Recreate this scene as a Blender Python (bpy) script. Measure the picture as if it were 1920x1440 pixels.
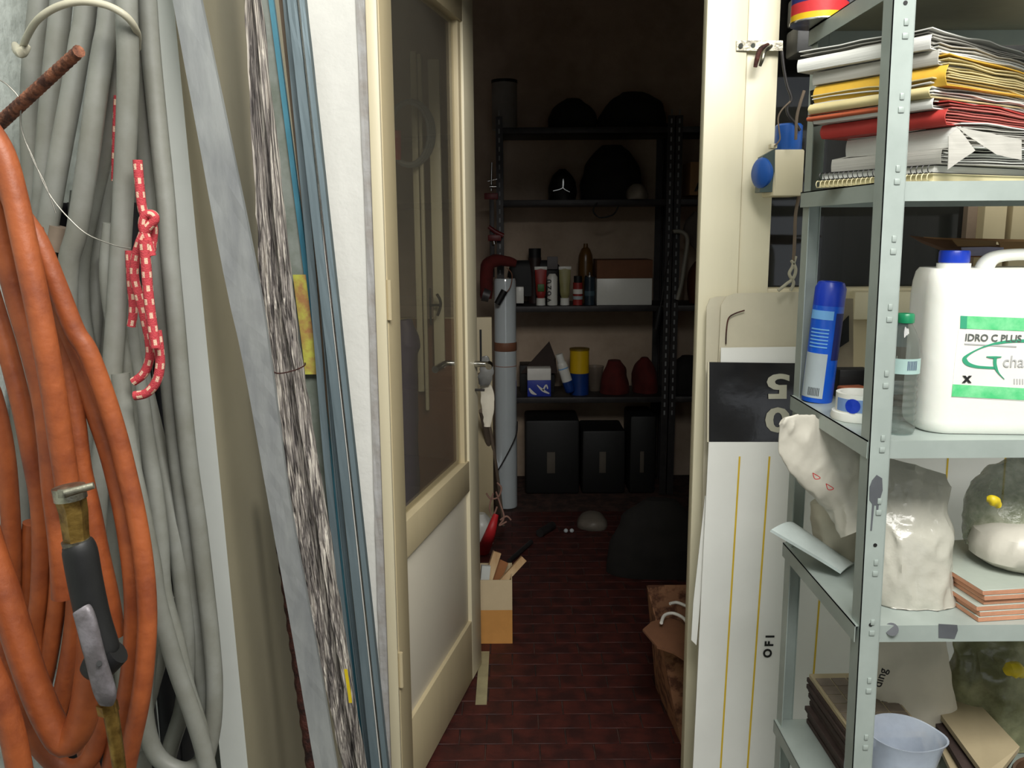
import bpy, bmesh, math, random
from math import sin, cos, pi, radians, atan2
from mathutils import Vector as V, Matrix, noise
random.seed(7)
for o in list(bpy.data.objects): bpy.data.objects.remove(o)
S = bpy.context.scene
COL = S.collection

# ------------------------------------------------------------------ camera
FP, PIT, ROLL, HC = 1620.0, radians(10.15), radians(-0.38), 1.45
FW = V((0, cos(PIT), -sin(PIT))); UP0 = V((0, sin(PIT), cos(PIT))); RT0 = V((1, 0, 0))
RT = RT0 * cos(ROLL) + UP0 * sin(ROLL); UP = UP0 * cos(ROLL) - RT0 * sin(ROLL)
CAM = V((0, 0, HC))
cd = bpy.data.cameras.new('camera'); cam = bpy.data.objects.new('camera', cd); COL.objects.link(cam)
cd.sensor_width = 36; cd.lens = 36 * FP / 1920; cd.clip_start = 0.02
M3 = Matrix((RT, UP, -FW)).transposed()
cam.matrix_world = Matrix.Translation(CAM) @ M3.to_4x4()
S.camera = cam
# ------------------------------------------------------------------ world and lights
W = bpy.data.worlds.new('sky'); S.world = W; W.use_nodes = True
bg = W.node_tree.nodes['Background']; bg.inputs[0].default_value = (0.90, 0.95, 1.0, 1); bg.inputs[1].default_value = 0.9
def area(name, loc, target, sx, sy, power, col):
    l = bpy.data.lights.new(name, 'AREA'); l.shape = 'RECTANGLE'; l.size = sx; l.size_y = sy; l.energy = power; l.color = col
    o = bpy.data.objects.new(name, l); COL.objects.link(o); o.location = loc
    o.rotation_euler = (V(target) - V(loc)).to_track_quat('-Z', 'Y').to_euler()
    return o
area('window_light', (0.50, -0.20, 2.88), (0.15, 1.7, 1.0), 1.5, 0.8, 74, (1.0, 0.985, 0.94))
S.view_settings.view_transform = 'Standard'; S.view_settings.look = 'None'
S.view_settings.gamma = 1; S.view_settings.use_curve_mapping = False
S.view_settings.exposure = 0.2

# ------------------------------------------------------------------ helpers
def ray(px, py): return FW + RT * ((px - 960) / FP) + UP * ((720 - py) / FP)
def PY(px, py, Y): r = ray(px, py); return CAM + r * (Y / r.y)
def PZ(px, py, Z): r = ray(px, py); return CAM + r * ((Z - HC) / r.z)

MATS = {}
def lin(c): return tuple(((x / 12.92) if x <= 0.04045 else ((x + 0.055) / 1.055) ** 2.4) for x in c)
def mat(name, col, rough=0.6, metal=0.0, var=0.15, scale=12.0, bump=0.15, stretch=(1, 1, 1), col2=None, lo=.4, hi=.62,
        trans=0.0, alpha=1.0, spec=0.5, coat=0.0, bscale=None, detail=6, sss=0.0):
    m = bpy.data.materials.new(name); m.use_nodes = True; MATS[name] = m
    nt = m.node_tree; b = nt.nodes['Principled BSDF']
    c = lin(col); c2 = lin(col2) if col2 else tuple(x * (1 - var) for x in c)
    tc = nt.nodes.new('ShaderNodeTexCoord'); mp = nt.nodes.new('ShaderNodeMapping'); mp.inputs['Scale'].default_value = stretch
    nt.links.new(tc.outputs['Object'], mp.inputs[0])
    n = nt.nodes.new('ShaderNodeTexNoise'); n.inputs['Scale'].default_value = scale; n.inputs['Detail'].default_value = detail
    n.inputs['Roughness'].default_value = 0.62
    nt.links.new(mp.outputs[0], n.inputs['Vector'])
    r = nt.nodes.new('ShaderNodeValToRGB'); r.color_ramp.elements[0].position = lo; r.color_ramp.elements[1].position = hi
    r.color_ramp.elements[0].color = (*c2, 1); r.color_ramp.elements[1].color = (*c, 1)
    nt.links.new(n.outputs[0], r.inputs[0]); nt.links.new(r.outputs[0], b.inputs['Base Color'])
    b.inputs['Roughness'].default_value = rough; b.inputs['Metallic'].default_value = metal
    b.inputs['Transmission Weight'].default_value = trans; b.inputs['Alpha'].default_value = alpha
    b.inputs['Specular IOR Level'].default_value = spec; b.inputs['Coat Weight'].default_value = coat
    b.inputs['Subsurface Weight'].default_value = sss
    if bump:
        n2 = nt.nodes.new('ShaderNodeTexNoise'); n2.inputs['Scale'].default_value = bscale or scale * 4; n2.inputs['Detail'].default_value = 5
        nt.links.new(mp.outputs[0], n2.inputs['Vector'])
        bp = nt.nodes.new('ShaderNodeBump'); bp.inputs['Strength'].default_value = bump; bp.inputs['Distance'].default_value = 0.004
        nt.links.new(n2.outputs[0], bp.inputs['Height']); nt.links.new(bp.outputs[0], b.inputs['Normal'])
    return m
def flat(name, col, rough=0.5, **k): return mat(name, col, rough, var=k.pop('var', .06), bump=k.pop('bump', 0), **k)

OFF = {}
def finish(name, me, m, parent=None, smooth=False, origin=None):
    off = V((0, 0, 0))
    if parent is not None: off = OFF[parent.name]
    elif origin is not None: off = V(origin)
    if off.length: me.transform(Matrix.Translation(-off))
    o = bpy.data.objects.new(name, me); COL.objects.link(o)
    if parent is not None:
        o.parent = parent; OFF[o.name] = off
    else:
        o.location = off; OFF[o.name] = off
    if isinstance(m, (list, tuple)):
        for x in m: me.materials.append(x)
    else: me.materials.append(m)
    if smooth:
        me.polygons.foreach_set('use_smooth', [True] * len(me.polygons))
        try: me.set_sharp_from_angle(angle=radians(40))
        except Exception: pass
    return o
def obj(name, verts, faces, m, parent=None, smooth=False, uvs=None, origin=None, fm=None):
    me = bpy.data.meshes.new(name); me.from_pydata([tuple(v) for v in verts], [], faces)
    if uvs:
        l = me.uv_layers.new(name='UVMap')
        l.data.foreach_set('uv', [c for f in uvs for p in f for c in p])
    if fm: me.polygons.foreach_set('material_index', fm)
    me.update()
    if parent is None and origin is None:
        mn = V((min(v[0] for v in verts) + max(v[0] for v in verts), min(v[1] for v in verts) + max(v[1] for v in verts), 2 * min(v[2] for v in verts))) / 2
        origin = mn
    return finish(name, me, m, parent, smooth, origin)
def thing(name, label, cat, loc=(0, 0, 0), group=None):
    o = bpy.data.objects.new(name, None); COL.objects.link(o); o.location = loc; o.empty_display_size = .05
    OFF[o.name] = V(loc); o['label'] = label; o['category'] = cat
    if group: o['group'] = group
    return o
def tag(o, label, cat, group=None):
    o['label'] = label; o['category'] = cat
    if group: o['group'] = group
    return o
def struct(o): o['kind'] = 'structure'; return o
def bmobj(name, bm, m, parent=None, smooth=False, origin=None):
    bmesh.ops.recalc_face_normals(bm, faces=bm.faces)
    me = bpy.data.meshes.new(name); bm.to_mesh(me); bm.free()
    if parent is None and origin is None:
        xs = [v.co for v in me.vertices]
        origin = V((sum(v.x for v in xs) / len(xs), sum(v.y for v in xs) / len(xs), min(v.z for v in xs)))
    return finish(name, me, m, parent, smooth, origin)
def bmbox(bm, lo, hi, rot=None, piv=None, bevel=0, seg=2):
    lo = V(lo); hi = V(hi); c = (lo + hi) / 2; s = hi - lo
    r = bmesh.ops.create_cube(bm, size=1, matrix=Matrix.Translation(c) @ Matrix.Diagonal((*s, 1)))
    vs = r['verts']
    if bevel:
        es = list({e for v in vs for e in v.link_edges})
        rr = bmesh.ops.bevel(bm, geom=es, offset=bevel, segments=seg, affect='EDGES', profile=.5)
        vs = list({v for f in rr['faces'] for v in f.verts} | {v for v in vs if v.is_valid})
    if rot is not None:
        p = V(piv) if piv is not None else c
        bmesh.ops.transform(bm, matrix=Matrix.Translation(p) @ rot @ Matrix.Translation(-p), verts=vs)
    return vs
def box(name, lo, hi, m, parent=None, rot=None, piv=None, bevel=0.0, seg=2, smooth=None):
    bm = bmesh.new(); bmbox(bm, lo, hi, rot, piv, bevel, seg)
    return bmobj(name, bm, m, parent, smooth if smooth is not None else bevel > 0)
def RZ(a): return Matrix.Rotation(radians(a), 4, 'Z')
def RX(a): return Matrix.Rotation(radians(a), 4, 'X')
def RY(a): return Matrix.Rotation(radians(a), 4, 'Y')
def spline(pts, n=6):
    pts = [V(p) for p in pts]; out = []
    for i in range(len(pts) - 1):
        p0 = pts[max(i - 1, 0)]; p1 = pts[i]; p2 = pts[i + 1]; p3 = pts[min(i + 2, len(pts) - 1)]
        for k in range(n):
            t = k / n
            out.append(0.5 * ((2 * p1) + (p2 - p0) * t + (2 * p0 - 5 * p1 + 4 * p2 - p3) * t * t + (3 * p1 - p0 - 3 * p2 + p3) * t ** 3))
    out.append(pts[-1]); return out
def loft(name, pts, rad, m, parent=None, seg=12, n=6, side=None, ex=2.0, nz=0.0, ns=20.0, seed=0, smooth=True, cap=True, sm=True, ridge=False, fn=None, zst=1.0):
    """sweep an elliptical / superelliptical section along pts; rad = number, (a,b) or list of those"""
    k = len(pts)
    def pr(r): return (r, r) if not isinstance(r, (tuple, list)) else tuple(r)
    if isinstance(rad, list): rr = [pr(r) for r in rad]
    else: rr = [pr(rad)] * k
    if sm:
        P = spline(pts, n); R = [tuple(v) for v in spline([(a, b, 0) for a, b in rr], n)]
    else:
        P = [V(p) for p in pts]; R = [(a, b, 0) for a, b in rr]
    verts = []; L = [0.0]
    prev = None
    for i, p in enumerate(P):
        t = (P[min(i + 1, len(P) - 1)] - P[max(i - 1, 0)]).normalized()
        if i: L.append(L[-1] + (P[i] - P[i - 1]).length)
        if side is not None: s = V(side)
        elif prev is None: s = V((1, 0, 0)) if abs(t.x) < .9 else V((0, 0, 1))
        else: s = prev
        s = (s - t * s.dot(t))
        s = s.normalized() if s.length > 1e-6 else V((0, 1, 0))
        prev = s; u = t.cross(s)
        for j in range(seg):
            a = 2 * pi * (j + .5) / seg; ca, sa = cos(a), sin(a)
            x = math.copysign(abs(ca) ** (2 / ex), ca) * R[i][0]; y = math.copysign(abs(sa) ** (2 / ex), sa) * R[i][1]
            q = p + s * x + u * y
            if nz:
                w = V((q[0], q[1], q[2] * zst)) * ns + V((seed * 7.3, seed * 3.1, seed))
                if ridge: d = (1 - abs(noise.noise(w)) * 2) * .6 + (1 - abs(noise.noise(w * 2.3)) * 2) * .35
                else: d = noise.noise(w) + .5 * noise.noise(w * 2.1)
                dr = (q - p)
                if dr.length > 1e-6: q = q + dr.normalized() * d * nz
            if fn: q = fn(q)
            verts.append(q)
    faces = []; uvs = []
    for i in range(len(P) - 1):
        for j in range(seg):
            j2 = (j + 1) % seg
            faces.append((i * seg + j, i * seg + j2, (i + 1) * seg + j2, (i + 1) * seg + j))
            uvs.append(((j / seg, L[i]), ((j + 1) / seg, L[i]), ((j + 1) / seg, L[i + 1]), (j / seg, L[i + 1])))
    if cap:
        a = len(P) - 1
        faces.append(tuple(range(seg - 1, -1, -1))); uvs.append(tuple((0, 0) for _ in range(seg)))
        faces.append(tuple(a * seg + j for j in range(seg))); uvs.append(tuple((0, 0) for _ in range(seg)))
    return obj(name, verts, faces, m, parent, smooth, uvs)
def lathe(name, prof, m, parent=None, at=(0, 0, 0), seg=24, rot=None, smooth=True, sx=1, sy=1, fn=None):
    at = V(at); verts = []; R = rot or Matrix()
    for (r, z) in prof:
        for j in range(seg):
            a = 2 * pi * j / seg; q = V((r * cos(a) * sx, r * sin(a) * sy, z))
            if fn: q = fn(q, a)
            verts.append(at + (R @ q))
    faces = []
    for i in range(len(prof) - 1):
        for j in range(seg):
            j2 = (j + 1) % seg; faces.append((i * seg + j, i * seg + j2, (i + 1) * seg + j2, (i + 1) * seg + j))
    if prof[0][0] > 1e-5: faces.append(tuple(range(seg - 1, -1, -1)))
    if prof[-1][0] > 1e-5: faces.append(tuple((len(prof) - 1) * seg + j for j in range(seg)))
    return obj(name, verts, faces, m, parent, smooth)
def prism(name, poly, d, m, parent=None, smooth=False):
    """poly: list of world points (front face); extruded by vector d"""
    n = len(poly); d = V(d)
    verts = [V(p) for p in poly] + [V(p) + d for p in poly]
    faces = [tuple(range(n)), tuple(range(2 * n - 1, n - 1, -1))] + [(i, i + n, (i + 1) % n + n, (i + 1) % n) for i in range(n)]
    me = bpy.data.meshes.new(name); me.from_pydata([tuple(v) for v in verts], [], faces); me.update()
    bm = bmesh.new(); bm.from_mesh(me); bpy.data.meshes.remove(me)
    return bmobj(name, bm, m, parent, smooth)
def pprism(name, px, Y, d, m, parent=None):
    return prism(name, [PY(a, b, Y) for a, b in px], d, m, parent)
def beam(name, pts, w, d, m, parent=None, nz=0.0, ns=30.0, seed=0, n=10, zs=.25):
    """rectangular bar through pts (left-front edge centre), w along X (number or list), d depth along Y; ragged when nz"""
    ws = w if isinstance(w, list) else [w] * len(pts)
    P = spline(pts, n); Wd = [q[0] for q in spline([(x, 0, 0) for x in ws], n)]
    verts = []; K = [(-.5, 0), (-.17, 0), (.17, 0), (.5, 0), (.5, .5), (.5, 1), (-.5, 1), (-.5, .5)]
    for i, p in enumerate(P):
        for k, (a, b) in enumerate(K):
            q = V((p.x + a * Wd[i], p.y + b * d, p.z))
            if nz:
                u = V((k * 3.3 + seed * 9.1, p.z * ns, seed * 1.7)); h = noise.noise(u) + .6 * noise.noise(u * 2.7)
                q.x += h * nz * .6; q.y += noise.noise(u + V((5, 0, 9))) * nz * 1.6
            verts.append(q)
    s = len(K); faces = [tuple(range(s - 1, -1, -1)), tuple((len(P) - 1) * s + j for j in range(s))]
    for i in range(len(P) - 1):
        for j in range(s): faces.append((i * s + j, i * s + (j + 1) % s, (i + 1) * s + (j + 1) % s, (i + 1) * s + j))
    return obj(name, verts, faces, m, parent)
def ext(pts, Y, top=-170):
    """continue a pixel polyline to above the frame and down to the floor"""
    (x0, y0), (x1, y1) = pts[0], pts[1]; k = (x1 - x0) / (y1 - y0)
    out = [(x0 + k * (top - y0), top)] + list(pts)
    (x0, y0), (x1, y1) = pts[-2], pts[-1]; k = (x1 - x0) / (y1 - y0)
    y = y1
    while PY(x1 + k * (y - y1), y, Y).z > 0.012: y += 4
    out.append((x1 + k * (y - y1), y)); return out
def text(s, size, origin, xdir, ydir, m, parent, th=.0004, name='lettering', align='LEFT', bold=0.0, sx=1.0):
    cu = bpy.data.curves.new('t', 'FONT'); cu.body = s; cu.size = size; cu.extrude = th; cu.offset = bold; cu.align_x = align; cu.resolution_u = 3
    to = bpy.data.objects.new('t', cu); COL.objects.link(to)
    bpy.context.view_layer.update()
    me = bpy.data.meshes.new_from_object(to.evaluated_get(bpy.context.evaluated_depsgraph_get()))
    bpy.data.objects.remove(to)
    x = V(xdir).normalized(); z = x.cross(V(ydir)).normalized(); y = z.cross(x)
    me.materials.clear()
    me.transform(Matrix.Translation(V(origin)) @ Matrix((x, y, z)).transposed().to_4x4() @ Matrix.Diagonal((sx, 1, 1, 1)))
    me.name = name
    return finish(name, me, m, parent)
def ribbon(name, px, ws, Y, m, parent, th=.0006):
    P = spline([PY(a, b, Y) for a, b in px], 6); Wd = [q[0] for q in spline([(w, 0, 0) for w in ws], 6)]
    verts = []; faces = []
    for i, p in enumerate(P):
        t = (P[min(i + 1, len(P) - 1)] - P[max(i - 1, 0)]).normalized(); s = V((t.z, 0, -t.x)) * Wd[i] / 2
        verts += [p + s, p - s, p - s + V((0, th, 0)), p + s + V((0, th, 0))]
    for i in range(len(P) - 1):
        for j in range(4): faces.append((i * 4 + j, i * 4 + (j + 1) % 4, i * 4 + 4 + (j + 1) % 4, i * 4 + 4 + j))
    return obj(name, verts, faces, m, parent)
def sheet(name, corners, m, parent=None, nu=14, nv=14, th=.002, nz=.004, ns=14, seed=0, fold=0, solid=True, ridge=True, smooth=True):
    """crumpled sheet from 4 world corners (tl,tr,br,bl)"""
    tl, tr, br, bl = [V(c) for c in corners]; nrm = (tr - tl).cross(bl - tl).normalized()
    verts = []
    for j in range(nv + 1):
        for i in range(nu + 1):
            u = i / nu; v = j / nv; p = (tl * (1 - u) + tr * u) * (1 - v) + (bl * (1 - u) + br * u) * v
            w = p * ns + V((seed * 5.1, seed, 0))
            h = (1 - 2 * abs(noise.noise(w))) * .6 + (1 - 2 * abs(noise.noise(w * 2.2))) * .4 if ridge else noise.noise(w)
            verts.append(p + nrm * (h * nz + fold * sin(pi * u)))
    N = len(verts); verts += [v - nrm * th for v in verts]
    faces = []; c = nu + 1
    for j in range(nv):
        for i in range(nu):
            a = j * c + i; faces.append((a, a + 1, a + c + 1, a + c)); faces.append((a + N, a + c + N, a + c + 1 + N, a + 1 + N))
    per = [i for i in range(nu)] + [j * c + nu for j in range(nv)] + [nv * c + i for i in range(nu, 0, -1)] + [j * c for j in range(nv, 0, -1)]
    for k in range(len(per)):
        a, b = per[k], per[(k + 1) % len(per)]; faces.append((a, a + N, b + N, b))
    return obj(name, verts, faces, m, parent, smooth)
# ------------------------------------------------------------------ materials
plaster = mat('white_plaster', (.90, .90, .88), .85, var=.10, scale=3, bump=.35, bscale=60)
plaster_old = mat('old_plaster', (.80, .83, .81), .9, col2=(.66, .69, .67), scale=9, bump=.8, bscale=45)
plaster_grey = mat('grey_plaster', (.70, .70, .70), .85, col2=(.62, .60, .58), scale=10, bump=.4, bscale=80)
warm_wall = mat('dingy_plaster', (.76, .68, .60), .9, col2=(.66, .58, .50), scale=2.2, bump=.3, bscale=40)
ceil_m = mat('ceiling_paint', (.75, .74, .72), .9, var=.1, scale=3)
cream = mat('cream_paint', (.87, .83, .71), .42, var=.07, scale=6, bump=.12, stretch=(1, 1, .2), bscale=30)
cream_d = mat('deep_cream_paint', (.78, .72, .58), .5, var=.10, scale=6, bump=.12, stretch=(1, 1, .2))
jambp = mat('cream_jamb_paint', (.90, .87, .76), .38, var=.06, scale=7, bump=.25, stretch=(1, 1, .12), bscale=28)
ivory = mat('ivory_panel_paint', (.86, .83, .76), .4, var=.04, scale=4, bump=.05)
tile_red = mat('red_floor_tile', (.30, .125, .10), .6, col2=(.20, .085, .075), scale=14, bump=.2)
grout = mat('floor_grout', (.30, .20, .17), .9, col2=(.17, .11, .09), scale=20)
dust_floor = mat('concrete_floor', (.36, .34, .30), .9, var=.2, scale=8)
marble = mat('worn_threshold', (.66, .62, .48), .6, var=.2, scale=14)
def glass_mat(name, tint, rough, alpha):
    m = bpy.data.materials.new(name); m.use_nodes = True; nt = m.node_tree
    out = nt.nodes['Material Output']; nt.nodes.remove(nt.nodes['Principled BSDF'])
    t = nt.nodes.new('ShaderNodeBsdfTransparent'); t.inputs[0].default_value = (*lin(tint), 1)
    g = nt.nodes.new('ShaderNodeBsdfGlossy'); g.inputs['Roughness'].default_value = rough
    f = nt.nodes.new('ShaderNodeFresnel'); f.inputs[0].default_value = 1.5
    d = nt.nodes.new('ShaderNodeBsdfDiffuse'); d.inputs[0].default_value = (.35, .33, .28, 1)
    mx = nt.nodes.new('ShaderNodeMixShader'); mx2 = nt.nodes.new('ShaderNodeMixShader'); mx2.inputs[0].default_value = alpha
    gm = nt.nodes.new('ShaderNodeNewGeometry'); mm = nt.nodes.new('ShaderNodeMapRange'); mm.inputs['To Min'].default_value = 1.5; mm.inputs['To Max'].default_value = 1 / 1.5
    nt.links.new(gm.outputs['Backfacing'], mm.inputs[0]); nt.links.new(mm.outputs[0], f.inputs[0])
    nt.links.new(f.outputs[0], mx.inputs[0]); nt.links.new(t.outputs[0], mx.inputs[1]); nt.links.new(g.outputs[0], mx.inputs[2])
    nt.links.new(mx.outputs[0], mx2.inputs[1]); nt.links.new(d.outputs[0], mx2.inputs[2]); nt.links.new(mx2.outputs[0], out.inputs[0])
    return m
door_glass = glass_mat('hazy_door_glass', (.985, .975, .94), .03, .11)  # diffuse share paints a haze in place of brighter reflections on the pane
win_glass = glass_mat('dark_window_glass', (.45, .50, .55), .04, .03)
conduit = mat('grey_conduit_plastic', (.51, .515, .49), .5, col2=(.45, .45, .415), scale=9, bump=.1)
dkcable = mat('dark_cable_sheath', (.12, .12, .14), .6, var=.3)
orange = mat('orange_rubber_hose', (.60, .31, .15), .5, col2=(.44, .20, .10), scale=16, lo=.3, hi=.6, bump=.25, bscale=80)
strap = mat('cream_plastic_band', (.72, .70, .62), .5)
rust = mat('rusted_steel', (.60, .38, .27), .85, col2=(.28, .15, .10), scale=60, bump=.8, bscale=160)
rust_d = mat('dark_rusted_steel', (.34, .17, .13), .8, col2=(.16, .08, .07), scale=40, bump=.8)
wire_m = mat('dull_wire', (.50, .49, .46), .4, metal=.8)
brass = mat('worn_brass', (.62, .50, .26), .38, metal=.85, col2=(.40, .30, .14), scale=40)
nickel = mat('worn_nickel', (.70, .69, .62), .35, metal=.9, col2=(.42, .40, .36), scale=50)
blackrub = mat('black_rubber', (.07, .07, .075), .55, var=.3)
leverm = mat('grey_cast_lever', (.50, .48, .50), .5, metal=.3, col2=(.38, .36, .37), scale=50)
white_board = mat('white_gloss_board', (.76, .77, .75), .35, var=.04, scale=5)
beige_board = mat('beige_laminate', (.58, .55, .46), .5, var=.07, scale=4)
galv = mat('galvanised_sheet', (.47, .53, .555), .42, metal=.3, col2=(.43, .49, .515), scale=14, lo=.35, hi=.65, bump=.03, stretch=(1, 1, .35))
galv_l = mat('dull_zinc_strip', (.57, .58, .575), .6, metal=.1, col2=(.49, .50, .505), scale=18, stretch=(1, 1, .25), bump=.2)
brown_strip = mat('brown_fibreboard', (.50, .43, .36), .8)
def streak_mat():
    m = bpy.data.materials.new('splintered_weathered_wood'); m.use_nodes = True; nt = m.node_tree; b = nt.nodes['Principled BSDF']
    tc = nt.nodes.new('ShaderNodeTexCoord'); mp = nt.nodes.new('ShaderNodeMapping'); mp.inputs['Scale'].default_value = (1, 1, .022)
    nt.links.new(tc.outputs['Object'], mp.inputs[0])
    n = nt.nodes.new('ShaderNodeTexNoise'); n.inputs['Scale'].default_value = 190; n.inputs['Detail'].default_value = 5; n.inputs['Roughness'].default_value = .62
    nt.links.new(mp.outputs[0], n.inputs['Vector'])
    r = nt.nodes.new('ShaderNodeValToRGB'); e = r.color_ramp.elements; e[0].position = .38; e[1].position = .64
    e[0].color = (*lin((.20, .18, .18)), 1); e[1].color = (*lin((.88, .85, .80)), 1)
    x = e.new(.5); x.color = (*lin((.56, .53, .51)), 1)
    nt.links.new(n.outputs[0], r.inputs[0]); nt.links.new(r.outputs[0], b.inputs['Base Color'])
    b.inputs['Roughness'].default_value = .9
    bp = nt.nodes.new('ShaderNodeBump'); bp.inputs['Strength'].default_value = 1; bp.inputs['Distance'].default_value = .006
    nt.links.new(n.outputs[0], bp.inputs['Height']); nt.links.new(bp.outputs[0], b.inputs['Normal'])
    return m
splint = streak_mat()
splint_d = mat('gap_shade_wood', (.30, .27, .26), .95, col2=(.10, .09, .09), scale=40, stretch=(1, 1, .1), bump=1)
shelf_m = mat('grey_enamel_shelving', (.67, .71, .69), .38, col2=(.62, .66, .64), scale=6, bump=.03, metal=.15)
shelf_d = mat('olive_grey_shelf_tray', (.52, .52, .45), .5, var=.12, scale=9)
dark_steel = mat('dark_steel', (.25, .24, .24), .5, metal=.5, var=.3)
hole_m = flat('dark_slot', (.10, .10, .10))
paint_spot = mat('grey_primer_paint', (.35, .36, .38), .6, var=.2)
white_sign = mat('white_enamel_sign', (.95, .95, .93), .22, var=.04, scale=5)
cream_sign = mat('aged_enamel_sheet', (.83, .80, .71), .35, var=.10, scale=5)
black_sign = mat('black_gloss_sign', (.17, .17, .18), .14, var=.3, scale=9, bump=.35, bscale=11)
yellow_l = flat('yellow_line_paint', (.88, .74, .20)); letter_w = flat('cream_lettering', (.76, .75, .68)); letter_k = flat('black_lettering', (.10, .10, .10))
white_pl = mat('white_plastic', (.90, .90, .87), .35, var=.03)
hdpe = mat('white_jerrycan_plastic', (.93, .93, .90), .38, var=.02, sss=.05)
blue_pl = mat('blue_plastic', (.05, .22, .72), .35, var=.1); blue_can = mat('blue_can_print', (.05, .33, .78), .3, var=.12, scale=20)
ltblue = flat('light_blue_print', (.45, .68, .90)); greypr = flat('grey_white_print', (.66, .70, .72)); navy = flat('navy_print', (.10, .13, .38))
socket_blue = mat('socket_blue_plastic', (.13, .36, .70), .4, var=.15); green_pl = mat('green_plastic', (.08, .50, .33), .35); green_lab = mat('green_label', (.30, .76, .48), .4, col2=(.50, .84, .60), scale=30); dkgreen = flat('dark_green_print', (.22, .62, .47))
grey_txt = flat('grey_lettering', (.36, .38, .37)); pale_txt = flat('pale_grey_lettering', (.72, .72, .72)); label_w = flat('label_white', (.93, .92, .89))
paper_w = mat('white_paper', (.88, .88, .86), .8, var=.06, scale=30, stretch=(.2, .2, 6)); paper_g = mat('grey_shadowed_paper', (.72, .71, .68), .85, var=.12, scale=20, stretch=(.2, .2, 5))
paper_y = mat('yellow_envelope', (.88, .70, .24), .7, var=.12, scale=16); paper_y2 = mat('pale_yellow_paper', (.84, .78, .58), .8, var=.1); paper_r = mat('red_folder_card', (.72, .22, .20), .6, var=.1)
paper_p = mat('faded_red_card', (.78, .45, .42), .7, var=.1); cream_card = mat('cream_notebook_card', (.84, .80, .64), .7, var=.1); black_card = mat('black_notebook_card', (.10, .10, .10), .5)
kraft = mat('brown_cardboard', (.66, .50, .34), .8, var=.12, scale=10); kraft_d = mat('dark_brown_cardboard', (.48, .32, .22), .85, var=.15)
kraft_o = mat('orange_cardboard', (.80, .57, .30), .8, var=.1); timber = mat('pale_timber', (.82, .72, .56), .7, col2=(.70, .55, .38), scale=10, stretch=(1, 1, .1)); timber_o = mat('orange_brown_timber', (.60, .38, .20), .7, var=.2)
bag_w = mat('crumpled_white_bag', (.80, .78, .73), .38, var=.07, scale=9, bump=.3); bag_c = mat('cream_paper_bag', (.80, .77, .70), .75, var=.10, scale=9, bump=.2)
bag_cl = mat('milky_clear_bag', (.77, .76, .71), .2, var=.12, scale=12, bump=.5, alpha=.86); bag_o = mat('olive_clear_bag', (.62, .62, .47), .22, col2=(.40, .40, .28), scale=9, bump=.5, alpha=.93)
bag_g = mat('greenish_film_bag', (.76, .77, .68), .2, col2=(.50, .54, .42), scale=24, bump=.5, alpha=.62)
yellow_k = mat('yellow_tie', (.85, .75, .12), .5); terracotta = mat('terracotta_tile_body', (.78, .56, .44), .85, var=.12, scale=30); glaze = mat('pale_green_grey_glaze', (.68, .71, .67), .25, var=.04)
tile_br = mat('brown_slate_tile', (.52, .47, .42), .6, col2=(.42, .37, .33), scale=14); tile_dk = mat('dark_brown_tile_body', (.27, .21, .19), .85, var=.3, scale=30); beige_t = mat('beige_stone_tile', (.68, .62, .50), .5, var=.08)
clear_pl = bpy.data.materials.new('clear_pet_plastic'); clear_pl.use_nodes = True
_b = clear_pl.node_tree.nodes['Principled BSDF']; _b.inputs['Base Color'].default_value = (.9, .94, .95, 1); _b.inputs['Roughness'].default_value = .06
_b.inputs['Alpha'].default_value = .28; _b.inputs['Specular IOR Level'].default_value = .9; _b.inputs['Coat Weight'].default_value = 1
milky = mat('milky_jug_plastic', (.80, .84, .90), .22, var=.12, scale=18, alpha=.55, spec=.9, bump=.15)
clear_pl = glass_mat('clear_pet', (.88, .91, .91), .05, .12)
black_m = mat('matt_black', (.06, .06, .06), .6, var=.3); dk_fabric = mat('dark_fabric', (.12, .11, .10), .9, var=.3); red_m = mat('red_enamel', (.45, .08, .09), .45, var=.3)
redcloth = mat('dark_red_fabric', (.36, .09, .07), .9, var=.3); redbright = mat('bright_red_plastic', (.78, .16, .18), .5); chrome = mat('chrome', (.75, .75, .74), .2, metal=1.0, var=.1)
amber = mat('amber_bottle', (.40, .28, .12), .3, var=.2); tubew = mat('white_glazed_pipe', (.74, .77, .78), .13, var=.04, coat=.6); olive_m = mat('olive_print', (.62, .60, .40), .5); tubegreen = mat('green_print', (.28, .45, .22), .5)
tubered = mat('red_print', (.62, .18, .16), .5); bag_gr = mat('grey_plastic_wrap', (.50, .50, .49), .3, alpha=.8); twine = mat('pinkish_twine', (.68, .52, .46), .8); stick_m = mat('worn_grey_wood', (.48, .42, .36), .8, var=.2)
yell_pl = mat('yellow_plastic', (.86, .70, .08), .4, var=.08); blue_d = mat('dark_blue_plastic', (.05, .22, .50), .45); blue_box = mat('blue_box_print', (.16, .24, .66), .5)
tie_m = mat('brown_tape', (.50, .33, .24), .6); shutter_m = mat('dark_grey_shutter', (.22, .22, .22), .55, metal=.2, var=.1); green_rag = mat('green_plastic_scrap', (.10, .34, .16), .5, var=.3)

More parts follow.
